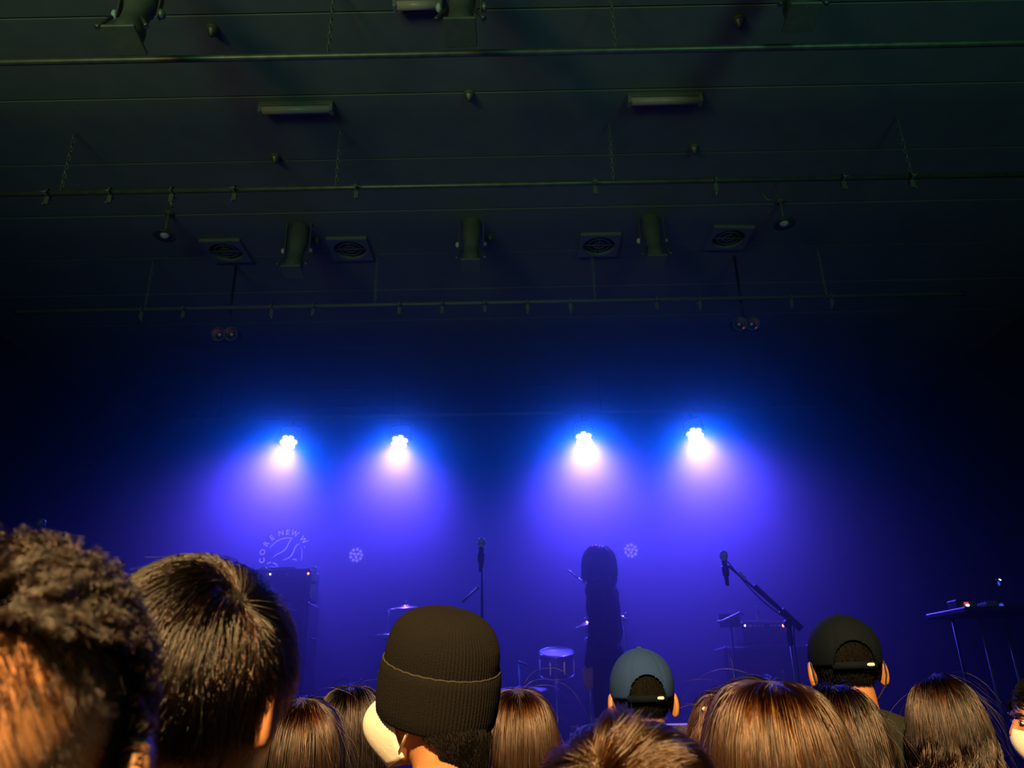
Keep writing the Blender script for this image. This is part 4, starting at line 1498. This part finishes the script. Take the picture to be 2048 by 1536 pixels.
def nape_hair(body, n, m, under):
    """straight hair hanging from under a hat over the nape; roots on the upper neck and the skull base"""
    cy = -0.035

    def pt(a, z, off):
        w = np.clip((z + 0.13) / 0.09, 0, 1)          # flares from the neck to the skull base
        rx, ry = 0.057 + 0.007 * w + off, 0.059 + 0.006 * w + off
        return np.stack([rx * np.sin(a), cy - ry * np.cos(a), z], -1)

    def low(a):
        return -0.118 + 0.045 * (np.abs(a) / 1.7) ** 2
    na, nz = 40, 10
    A, Z = np.meshgrid(np.linspace(-1.6, 1.6, na), np.linspace(0, 1, nz), indexing='ij')
    Z = -0.030 + (low(A) + 0.012 + 0.030) * Z
    b = MB()
    outer = pt(A.ravel(), Z.ravel(), 0.003)
    inner = pt(A.ravel(), Z.ravel(), -0.006)
    fs = []
    for i in range(na - 1):
        for k in range(nz - 1):
            q = [i * nz + k, i * nz + k + 1, (i + 1) * nz + k + 1, (i + 1) * nz + k]
            fs += [q, [e + na * nz for e in q[::-1]]]
    b.add([tuple(v) for v in outer] + [tuple(v) for v in inner], fs)
    hair = b.build('hair', under, body)
    hair.location = HC
    a = np.clip(RNG.normal(size=n) * 0.95, -1.7, 1.7)
    z0 = -0.045 + (low(a) + 0.045) * RNG.uniform(0, 1, n) ** 0.8
    L = RNG.uniform(0.02, 0.07, n) * np.clip(1.2 - np.abs(a) / 2.0, 0.35, 1) * (1 + 0.3 * np.sin(a * 9) * np.sin(a * 4 + 1))
    ho = RNG.uniform(0.002, 0.010, n) * np.clip((-0.05 - z0) / 0.02 + 0.3, 0.2, 1.0)
    npt = 10
    pts = np.empty((n, npt, 3))
    drift = RNG.normal(size=n) * 0.10 - a * 0.12
    for k in range(npt):
        w = k / (npt - 1)
        pts[:, k] = pt(a + drift * w, z0 - L * w, 0.001 + ho * min(1, w * 2.5))
    pts, near = clump(pts, 220, 0.45, 0.9)
    strands('hair_strands', pts, 0.0005, m, hair)
    return hair


def combed_hair(body, n, m, under, L, flow, off=(0.006, 0.02), radius=0.0005, clumps=400, cl=0.5, lo=None, turn=0.35, tip=0.006, npt=16, cap_off=0.005, waves=14.0):
    """hair combed close to the skull: each strand follows the flow over the surface while rising to its own height"""
    hair = scalp_cap('hair', under, body, off=cap_off, lo=lo)
    p, nn = scalp_points(n, lo)
    Ls = RNG.uniform(L[0], L[1], n)
    ho = RNG.uniform(off[0], off[1], n)
    ph = np.sin(p[:, 0] * waves * 5 + 1.3) * np.cos(p[:, 1] * waves * 4) + np.sin((p[:, 2] + p[:, 0]) * waves * 6)
    tw = turn * 0.5 * ph + RNG.normal(size=n) * turn * 0.25
    ds = (Ls / (npt - 1))[:, None]
    rise = RNG.normal(size=n) * 0.5 + 0.5
    pts = np.empty((n, npt, 3))
    pts[:, 0] = p
    q = p.copy()
    for k in range(1, npt):
        e = (q - CR_C) / CR_R
        nrml = nrm((q - CR_C) / CR_R ** 2)
        f = flow(q, nrml)
        f = nrm(f - nrml * (f * nrml).sum(1)[:, None])
        f = f * np.cos(tw)[:, None] + np.cross(nrml, f) * np.sin(tw)[:, None]
        q = q + f * ds
        w = k / (npt - 1)
        h = 0.003 + ho * min(1.0, w * 2.2) + tip * rise * max(0.0, w - 0.5) * 2
        rr = CR_R + h[:, None]
        l = np.linalg.norm((q - CR_C) / rr, axis=1)[:, None]
        proj = CR_C + (q - CR_C) / l
        low = (q[:, 2] < -0.05)[:, None]
        q = np.where(low, q, proj)
        pts[:, k] = q
    pts, near = clump(pts, clumps, cl, 0.8)
    strands('hair_strands', pts, radius, m, hair)
    k = RNG.choice(n, 220)
    fl = pts[k] + (nrm(pts[k, -1] - CR_C)[:, None] * (np.linspace(0, 1, npt) ** 2)[None, :, None] * RNG.uniform(0.004, 0.018, (220, 1, 1)))
    strands('flyaway_hairs', fl, radius * 0.7, m, hair)
    return hair


def short_hair(body, n, m, under, L=(0.04, 0.06), flow=None, lift=0.6, grav=4.0, radius=0.0006, clumps=220, cl=0.5, lo=None, extra=None, curl=0.0, curl_len=0.02, jit=0.2, cap_off=0.003, npt=12, name='hair', spread=0.0, wander=0.05, coll=COLL, straight=None):
    hair = scalp_cap(name, under, body, off=cap_off, lo=lo, extra=extra)
    p, nn = scalp_points(n, lo, extra)
    fl = flow(p, nn)
    fl = fl - nn * (fl * nn).sum(1)[:, None]
    d = nrm(fl) + nn * lift + RNG.normal(size=p.shape) * jit
    if straight is not None:
        d = np.tile(np.array(straight, float), (n, 1)) + RNG.normal(size=p.shape) * jit
    Ls = RNG.uniform(L[0], L[1], n) if not callable(L[0]) else L[0](p) * RNG.uniform(0.7, 1.1, n)
    off = 0.003 + spread * RNG.uniform(0, 1, n)
    pts = grow(p, d, Ls, npt, grav, off, wander=wander, coll=coll)
    if clumps:
        pts, near = clump(pts, clumps, cl, 0.7)
    if curl:
        s_ = np.linspace(0, 1, npt)[None] * Ls[:, None]
        ph = (RNG.uniform(0, 2 * PI, max(clumps, 1))[near] if clumps else RNG.uniform(0, 2 * PI, n))[:, None]
        a1 = nrm(np.cross(nn, RNG.normal(size=nn.shape)))
        a2 = nrm(np.cross(nn, a1))
        w = np.minimum(1, s_ / 0.01) * curl
        pts += (a1[:, None] * (w * np.sin(2 * PI * s_ / curl_len + ph))[:, :, None]) + (a2[:, None] * (w * np.cos(2 * PI * s_ / curl_len + ph))[:, :, None])
    strands('hair_strands', pts, radius, m, hair)
    return hair


def person(head_px, Y, yaw, label, skin, shirt_mat, hair_pad=0.012, body=None, shirt=None, group='crowd watching the stage', wx=1.0, trousers=denim, xoff=0.0, ground=0.0):
    """head_px: pixel of the top of the head (with hair); the feet stand on the floor"""
    p = P(head_px[0], head_px[1], Y)
    H = p.z - ground - hair_pad
    s = H / 1.70
    o = link('person', body or BODY_STAND)
    o.location = (p.x, Y, ground)
    o.rotation_euler.z = R(yaw)
    o.scale = (s * wx, s * wx, s)
    o.material_slots[0].link = 'OBJECT'
    o.material_slots[0].material = skin
    tag(o, label, 'person', group)
    sh = link('shirt', shirt or SHIRT_SHORT, None, o)
    if not sh.data.materials:
        sh.data.materials.append(shirt_mat)
    sh.material_slots[0].link = 'OBJECT'
    sh.material_slots[0].material = shirt_mat
    tr = link('trousers', TROUSERS, None, o)
    if not tr.data.materials:
        tr.data.materials.append(trousers)
    tr.material_slots[0].link = 'OBJECT'
    tr.material_slots[0].material = trousers
    for sx in (-1, 1):
        link('shoe', SHOES[sx], shoe_m, o)
    return o


def cap_hat(body, m, strap_m, opening=True, tilt=0.0):
    """six-panel cap worn forwards; the rear opening shows the hair"""
    nf, nt_ = 96, 22
    Rr = np.array([0.087, 0.108, 0.106])
    c = np.array([0, -0.012, 0.026])
    tmax = 1.80
    grid = {}
    vs, fs = [], []
    for lay in (0, 1):
        for i in range(nt_ + 1):
            t_ = tmax * i / nt_
            for j in range(nf):
                a = 2 * PI * j / nf           # a=0 at the back
                seam = 0.0016 * sum(math.exp(-(((a - PI / 6 - k * PI / 3 + PI) % (2 * PI) - PI) / 0.035) ** 2) for k in range(6)) * min(1, t_ / 0.25)
                r_ = Rr - seam - (0.0025 if lay else 0) + 0.004 * math.exp(-((t_ - 1.0) / 0.5) ** 2)
                wr = 0.0012 * math.sin(3 * a + 4 * t_) * t_
                dv = np.array([math.sin(t_) * math.sin(a), -math.sin(t_) * math.cos(a), math.cos(t_)])
                grid[(lay, i, j)] = len(vs)
                vs.append(tuple(c + dv * (r_ + wr)))

    def inside(i, j):
        a = 2 * PI * (j + 0.5) / nf
        a = (a + PI) % (2 * PI) - PI
        t_ = tmax * (i + 0.5) / nt_
        if not opening:
            return True
        return not (abs(a) < 0.62 and t_ > tmax - 0.55 * math.sqrt(max(0, 1 - (a / 0.62) ** 2)) - 0.04)
    for i in range(nt_):
        for j in range(nf):
            if inside(i, j):
                j2 = (j + 1) % nf
                fs.append((grid[(0, i, j)], grid[(0, i + 1, j)], grid[(0, i + 1, j2)], grid[(0, i, j2)]))
                fs.append((grid[(1, i, j)], grid[(1, i, j2)], grid[(1, i + 1, j2)], grid[(1, i + 1, j)]))
    for j in range(nf):
        j2 = (j + 1) % nf
        if inside(nt_ - 1, j):
            fs.append((grid[(0, nt_, j)], grid[(1, nt_, j)], grid[(1, nt_, j2)], grid[(0, nt_, j2)]))
    b = MB()
    b.add(vs, fs)
    crown = b.build('cap_crown', m, body)
    crown.location = HC
    crown.rotation_euler.x = R(tilt)
    MB().lathe([(0.008, -0.002), (0.008, 0.002), (0.005, 0.004), (0, 0.0048)], 14, T((0, -0.012, 0.026 + 0.106))).build('cap_button', m, crown)
    # edge piping round the opening
    pts = []
    for k in range(17):
        a = -0.62 + 1.24 * k / 16
        t_ = tmax - 0.55 * math.sqrt(max(0, 1 - (a / 0.62) ** 2)) - 0.04
        dv = np.array([math.sin(t_) * math.sin(a), -math.sin(t_) * math.cos(a), math.cos(t_)])
        pts.append(tuple(c + dv * (Rr + 0.001)))
    MB().tube(pts, 0.0025, 6).build('opening_trim', m, crown)
    # strap and buckle
    pts = []
    for k in range(15):
        a = -0.66 + 1.32 * k / 14
        dv = np.array([math.sin(tmax) * math.sin(a), -math.sin(tmax) * math.cos(a), math.cos(tmax)])
        pts.append(c + dv * (Rr + 0.001))
    sv, sf = [], []
    for q in pts:
        for dz, dr in ((-0.006, 0.0), (0.010, 0.0), (0.010, 0.002), (-0.006, 0.002)):
            out = nrm(np.array([[q[0], q[1], 0.0]]))[0] * dr
            sv.append((q[0] + out[0], q[1] + out[1], q[2] + dz))
    for k in range(14):
        for e in range(4):
            sf.append((4 * k + e, 4 * k + (e + 1) % 4, 4 * k + 4 + (e + 1) % 4, 4 * k + 4 + e))
    MB().add(sv, sf).build('cap_strap', strap_m, crown)
    q = pts[11]
    MB().box((q[0], q[1] - 0.003, q[2] + 0.003), (0.020, 0.005, 0.008), ch=0.002).build('strap_buckle', pale, crown)
    # brim in front
    bv, bf = [], []
    nb = 22
    for lay in (0, 1):
        for r_ in range(5):
            for k in range(nb + 1):
                a = PI * (0.14 + 0.72 * k / nb)
                e = r_ / 4
                bx, by = 0.083 * math.cos(a) * (1 + 0.05 * e), 0.095 * math.sin(a) + 0.070 * e * math.sin(a) ** 0.6
                bv.append((bx, by - 0.012, 0.018 - 0.018 * e - 5.0 * bx * bx * e - (0.004 if lay else 0)))
    W_ = nb + 1
    for lay in (0, 1):
        for r_ in range(4):
            for k in range(nb):
                q = [lay * 5 * W_ + r_ * W_ + k, lay * 5 * W_ + r_ * W_ + k + 1, lay * 5 * W_ + (r_ + 1) * W_ + k + 1, lay * 5 * W_ + (r_ + 1) * W_ + k]
                bf.append(q if lay == 0 else q[::-1])
    for k in range(nb):
        bf.append((4 * W_ + k, 4 * W_ + k + 1, 9 * W_ + k + 1, 9 * W_ + k))
    MB().add(bv, bf).build('cap_brim', m, crown)
    return crown


def face_mask(body, m, loop_m, bulge=0.036):
    vs, fs = [], []
    nu, nv = 26, 16
    for lay in (0, 1):
        for j in range(nv + 1):
            v = j / nv
            z = -0.018 - 0.108 * v
            for i in range(nu + 1):
                a = (i / nu - 0.5) * 2
                top_dip = 0.016 * abs(a) ** 1.5 * (1 - v) * 1.2
                ang = a * 1.32
                bul = bulge * math.cos(ang * 0.9) * (0.18 + 0.82 * math.sin(PI * v ** 0.8))
                rx = 0.069 - 0.020 * v ** 2.2
                ry = 0.098 - 0.030 * v ** 2.5 + bul
                off = 0.0 if lay == 0 else -0.0025
                y = (ry + off) * math.cos(ang) + 0.006
                vs.append(((rx + off) * math.sin(ang), y, z - top_dip + 0.02 * abs(a) ** 2 * v))
    W_ = nu + 1
    o = (nv + 1) * W_
    for lay in (0, 1):
        for j in range(nv):
            for i in range(nu):
                q = [lay * o + j * W_ + i, lay * o + j * W_ + i + 1, lay * o + (j + 1) * W_ + i + 1, lay * o + (j + 1) * W_ + i]
                fs.append(q[::-1] if lay == 0 else q)
    rim = [i for i in range(W_)] + [j * W_ + nu for j in range(1, nv + 1)] + [nv * W_ + i for i in range(nu - 1, -1, -1)] + [j * W_ for j in range(nv - 1, 0, -1)]
    for k in range(len(rim)):
        a, b_ = rim[k], rim[(k + 1) % len(rim)]
        fs.append((a, b_, b_ + o, a + o))
    mk = MB().add(vs, fs).build('face_mask', m, body)
    mk.location = HC
    for sx in (-1, 1):
        e1 = Vector((sx * 0.0675, 0.036, -0.036))
        e2 = Vector((sx * 0.052, 0.030, -0.098))
        lp = [e1, Vector((sx * 0.078, 0.018, -0.004)), Vector((sx * 0.086, -0.008, 0.022)), Vector((sx * 0.089, -0.026, 0.012)), Vector((sx * 0.088, -0.033, -0.016)), Vector((sx * 0.083, -0.026, -0.042)), Vector((sx * 0.072, 0.002, -0.068)), e2]
        MB().tube(lp, 0.0023, 6).build('ear_loop', loop_m, mk)
    return mk


def knit_hat(body, tilt):
    ribs, per = 96, 6
    n = ribs * per
    rows = []
    # crown part, from under the fold up to the tip
    def ring(r, z, amp, pinch=0.0):
        out = []
        for j in range(n):
            a = 2 * PI * j / n
            rb = amp * (0.5 + 0.5 * math.cos(ribs * a)) ** 0.7
            pl_ = 1 - pinch * (0.5 + 0.5 * math.cos(4 * a + 0.6)) ** 3
            rr = r * pl_ + rb
            out.append((rr * math.sin(a), -rr * math.cos(a) * 1.13, z))
        return out
    prof = [(0.0935, 0.030, 0.0016, 0), (0.0945, 0.050, 0.0018, 0), (0.094, 0.068, 0.0018, 0), (0.0915, 0.086, 0.0018, 0), (0.0865, 0.102, 0.0017, 0.01), (0.078, 0.118, 0.0016, 0.02), (0.066, 0.130, 0.0014, 0.04), (0.052, 0.1385, 0.0012, 0.07), (0.036, 0.144, 0.0009, 0.10), (0.020, 0.1465, 0.0005, 0.12), (0.006, 0.1475, 0.0002, 0.0), (0.0008, 0.1475, 0, 0)]
    # refine
    zz = []
    for k in range(len(prof) - 1):
        for s_ in (0, 0.5):
            zz.append(tuple(prof[k][q] * (1 - s_) + prof[k + 1][q] * s_ for q in range(4)))
    zz.append(prof[-1])
    vs, fs = [], []
    for q in zz:
        vs += ring(q[0], q[1], q[2], q[3])
    for i in range(len(zz) - 1):
        for j in range(n):
            j2 = (j + 1) % n
            fs.append((i * n + j, i * n + j2, (i + 1) * n + j2, (i + 1) * n + j))
    crown = MB().add(vs, fs).build('hat_crown', wool, body)
    crown.location = HC + Vector((0, -0.012, 0.0))
    crown.rotation_euler = (R(tilt[0]), R(tilt[1]), 0)
    crown.scale = (0.94, 0.94, 0.92)
    cuff = [(0.090, -0.052, 0.0008), (0.0955, -0.055, 0.0010), (0.0985, -0.050, 0.0016), (0.1005, -0.030, 0.0018), (0.1015, 0.0, 0.0018), (0.1005, 0.028, 0.0018), (0.099, 0.043, 0.0014), (0.0965, 0.0465, 0.0008), (0.0935, 0.044, 0.0004), (0.0925, 0.035, 0.0)]
    vs, fs = [], []
    for q in cuff:
        vs += ring(q[0], q[1], q[2])
    for i in range(len(cuff) - 1):
        for j in range(n):
            j2 = (j + 1) % n
            fs.append((i * n + j, i * n + j2, (i + 1) * n + j2, (i + 1) * n + j))
    MB().add(vs, fs).build('hat_cuff', wool, crown)
    MB().tube([(0.0982 * math.sin(2 * PI * k / 90), -0.0982 * 1.13 * math.cos(2 * PI * k / 90), 0.0455 + 0.0008 * math.sin(k * 2.3)) for k in range(90)], 0.0016, 6, closed=True).build('fold_edge', wool_edge, crown)
    return crown


def fvec(x, y, z):
    return lambda p, nn: np.tile(np.array([x, y, z], float), (len(p), 1))


def whorl(cx, cy, cz, swirl=0.4, bias=(0, 0, 0)):
    def f(p, nn):
        t_ = p - np.array([cx, cy, cz])
        t_ = t_ - nn * (t_ * nn).sum(1)[:, None]
        t_ = nrm(t_)
        return t_ + np.cross(nn, t_) * swirl + np.array(bias)
    return f


# 1: huge blurred head at the left edge, curls on top and back, a shaved fade at the side
p1 = person((62, 1066), 0.50, 20, 'person with short curly hair and a shaved fade, cut by the left edge', skin_c, dark_cloth, hair_pad=0.022)


def curl_lo(p):
    ang = np.arctan2(-p[:, 0], -(p[:, 1] + 0.012)) + 1.45
    ang = (ang + PI) % (2 * PI) - PI
    return np.interp(ang, [-1.3, -1.0, 0.0, 0.22, 1.2, 2.4], [0.06, -0.06, -0.06, 0.066, 0.072, 0.085])


short_hair(p1, 15000, hair_black, under_black, L=(0.020, 0.032), flow=whorl(0, -0.05, 0.1, 0.5), lift=1.0, grav=0.0, radius=0.00042, clumps=900, cl=0.75, curl=0.0035, curl_len=0.016, jit=0.35, npt=14, lo=curl_lo, cap_off=0.005)
short_hair(p1, 5000, hair_black, skin_c, L=(0.006, 0.011), flow=fvec(0, -0.2, -1), lift=0.6, grav=0.0, radius=0.00018, clumps=0, jit=0.2, npt=4, lo=lambda p: curl_lo(p) - 0.035, extra=lambda p: p[:, 2] < curl_lo(p) + 0.01, cap_off=-0.001, name='fade_hair')
short_hair(p1, 5000, hair_black, skin_c, L=(0.002, 0.005), flow=fvec(0, -0.2, -1), lift=0.5, grav=0.0, radius=0.00012, clumps=0, jit=0.15, npt=4, extra=lambda p: p[:, 2] < curl_lo(p), cap_off=-0.001, name='fade_stubble')

# 2: second close head, dark swept hair, ear and cheek at the right
p2 = person((434, 1111), 0.82, -12, 'person with dark swept-back hair in front of the curly head', skin_a, black_cloth, hair_pad=0.026, wx=0.96)
combed_hair(p2, 26000, hair_black, under_black, (0.055, 0.10), whorl(0.055, -0.03, 0.095, 0.45), off=(0.005, 0.024), radius=0.00034, clumps=900, cl=0.3, turn=0.5, lo=lambda p: np.interp(p[:, 1], [-0.11, -0.075, -0.04, -0.01, 0.02, 0.06, 0.10], [-0.055, -0.045, 0.0, 0.03, 0.035, 0.06, 0.075]))

# 3: long straight brown hair below the round logo
p3 = person((612, 1384), 1.80, 0, 'person with long straight brown hair below the round logo, beside the white mask', skin_b, dark_cloth, hair_pad=0.014, wx=0.93)
long_hair(p3, 0.46, 7000, hair_brown, under_brown, radius=0.00062, clumps=240, cl=0.5)

# 4: dark head between the brown hair and the knit hat
p4 = person((708, 1361), 2.30, 0, 'person with dark hair half hidden behind the knit hat', skin_b, dark_cloth, hair_pad=0.014, wx=0.93)
long_hair(p4, 0.40, 4500, hair_black, under_black, radius=0.0008, clumps=160)

# 5: knit hat and white mask
BODY_FLAT = make_body('body_ears_tucked', ARM_DOWN, [((-0.205, 0.03, 0.85), (0.02, 0.15, -1), -1), ((0.205, 0.03, 0.85), (-0.02, 0.15, -1), 1)], flare=4, out=0.069)
p5 = person((864, 1199), 1.42, 64, 'person in a black ribbed knit hat and white face mask', skin_a, black_cloth, hair_pad=0.030, body=BODY_FLAT)
knit_hat(p5, (15, -13))
for ch_ in p5.children:
    if ch_.name.startswith('shirt'):
        ch_.location.z = -0.045
face_mask(p5, white_cloth, white_cloth)
nape_hair(p5, 7000, hair_jet, jet_strand)

# 6: long brown hair right of the knit hat
p6 = person((1036, 1366), 1.95, 0, 'person with long brown hair between the knit hat and the blue cap', skin_b, dark_cloth, hair_pad=0.014, wx=0.93)
long_hair(p6, 0.46, 7000, hair_light, under_brown, radius=0.00065, clumps=220)

# 7: tousled short hair at the bottom centre
p7 = person((1225, 1424), 0.86, 38, 'person with short tousled brown hair at the bottom centre', skin_b, dark_cloth, hair_pad=0.022)
combed_hair(p7, 17000, hair_tan, under_brown, (0.04, 0.075), whorl(-0.06, -0.02, 0.085, 0.3), off=(0.004, 0.02), radius=0.00048, clumps=380, cl=0.6, turn=0.6, tip=0.012)

# 8: blue cap
p8 = person((1276, 1295), 2.18, 0, 'person in a slate blue baseball cap with both ears showing', skin_a, dark_cloth, hair_pad=0.016, wx=0.97)
cap_hat(p8, cap_blue, cap_black)
short_hair(p8, 6000, jet_strand, jet_strand, L=(0.012, 0.02), flow=fvec(0, -0.2, -1), lift=0.35, grav=3.0, radius=0.0005, clumps=0, jit=0.12, npt=5, cap_off=0.003, extra=lambda p: p[:, 2] < 0.07)

# 9: long light brown hair, large, right of centre
p9 = person((1525, 1343), 1.27, 0, 'person with long light brown hair and a centre parting, largest of the right group', skin_b, dark_cloth, hair_pad=0.016, wx=0.97)
long_hair(p9, 0.50, 12000, hair_light, under_brown, crown=(0.004, -0.03, 0.12), radius=0.00052, clumps=360, cl=0.5, spread=0.026)

# 10: darker wavy hair just right of it
p10 = person((1655, 1359), 1.58, -10, 'person with dark wavy hair between the light brown hair and the black T-shirt', skin_b, dark_cloth, hair_pad=0.014, wx=0.93)
long_hair(p10, 0.42, 8000, hair_dark, under_black, crown=(0.01, 0.0, 0.118), radius=0.00058, clumps=260, wavy=0.007, wave_len=0.07, cl=0.7)

# 11: black cap, black T-shirt
p11 = person((1672, 1229), 2.15, -8, 'person in a black cap and black T-shirt with a bare neck', skin_a, black_cloth, hair_pad=0.016)
cap_hat(p11, cap_black, cap_black)
face_mask(p11, dark_cloth, dark_cloth)
short_hair(p11, 6000, jet_strand, jet_strand, L=(0.012, 0.02), flow=fvec(0, -0.2, -1), lift=0.35, grav=3.0, radius=0.0005, clumps=0, jit=0.12, npt=5, cap_off=0.003, extra=lambda p: p[:, 2] < 0.07)

# 12: wavy brown hair at the right
p12 = person((1866, 1343), 1.90, 0, 'person with dark brown hair curling at the ends, right of the black T-shirt', skin_b, dark_cloth, hair_pad=0.016, wx=0.85)
long_hair(p12, 0.36, 8000, hair_dark, under_black, crown=(-0.01, 0.02, 0.118), radius=0.0006, clumps=200, wavy=0.012, wave_len=0.08, cl=0.5, spread=0.012)

# 13: masked face in profile at the right edge, fist raised
ARM_13 = {1: ARM_DOWN[1], -1: [(-0.185, -0.03, 1.375), (-0.25, 0.02, 1.13), (-0.15, 0.10, 1.355)]}
BODY_13 = make_body('body_hand_raised', ARM_13, [((0.205, 0.03, 0.85), (-0.02, 0.15, -1), 1), ((-0.15, 0.10, 1.355), (0.3, 0.2, 0.9), -1, 1.0, Vector((0.2, -1, 0.1)))])
SHIRT_13 = make_shirt('shirt_hand_raised', ARM_13, 1.85)
p13 = person((2064, 1353), 2.5, 82, 'person in a white face mask seen in profile at the right edge, hand raised', skin_a, black_cloth, hair_pad=0.018, body=BODY_13, shirt=SHIRT_13)
combed_hair(p13, 6000, jet_strand, jet_strand, (0.04, 0.07), whorl(0.0, 0.085, 0.08, 0.15), off=(0.004, 0.016), radius=0.0006, clumps=260, cl=0.5, turn=0.3)
face_mask(p13, white_cloth, white_cloth, 0.014)

# 14: dark red hair with sparkling clips, hidden behind the light brown hair
p14 = person((1452, 1374), 1.84, 0, 'person with dark red hair and sparkling clips behind the light brown hair', skin_b, white_cloth, hair_pad=0.016, wx=0.92)
h14 = long_hair(p14, 0.26, 5000, hair_red, under_red, radius=0.0007, clumps=160, spread=0.02)
for (x, z) in ((-0.074, 0.088), (-0.104, 0.0)):
    MB().ellip((x, -0.062, z), (0.011, 0.007, 0.006), 10, 6).build('hair_clip', pale, h14)

# the performer on stage
p15 = person((1192, 1091), 5.85, 62, 'performer with long dark hair standing on stage in dark clothes', skin_b, dark_cloth, hair_pad=0.016, wx=0.95, shirt=SHIRT_LONG, group=None, trousers=black_cloth, ground=STAGE)
long_hair(p15, 0.25, 5000, hair_dark, under_black, radius=0.0011, clumps=160, spread=0.02)
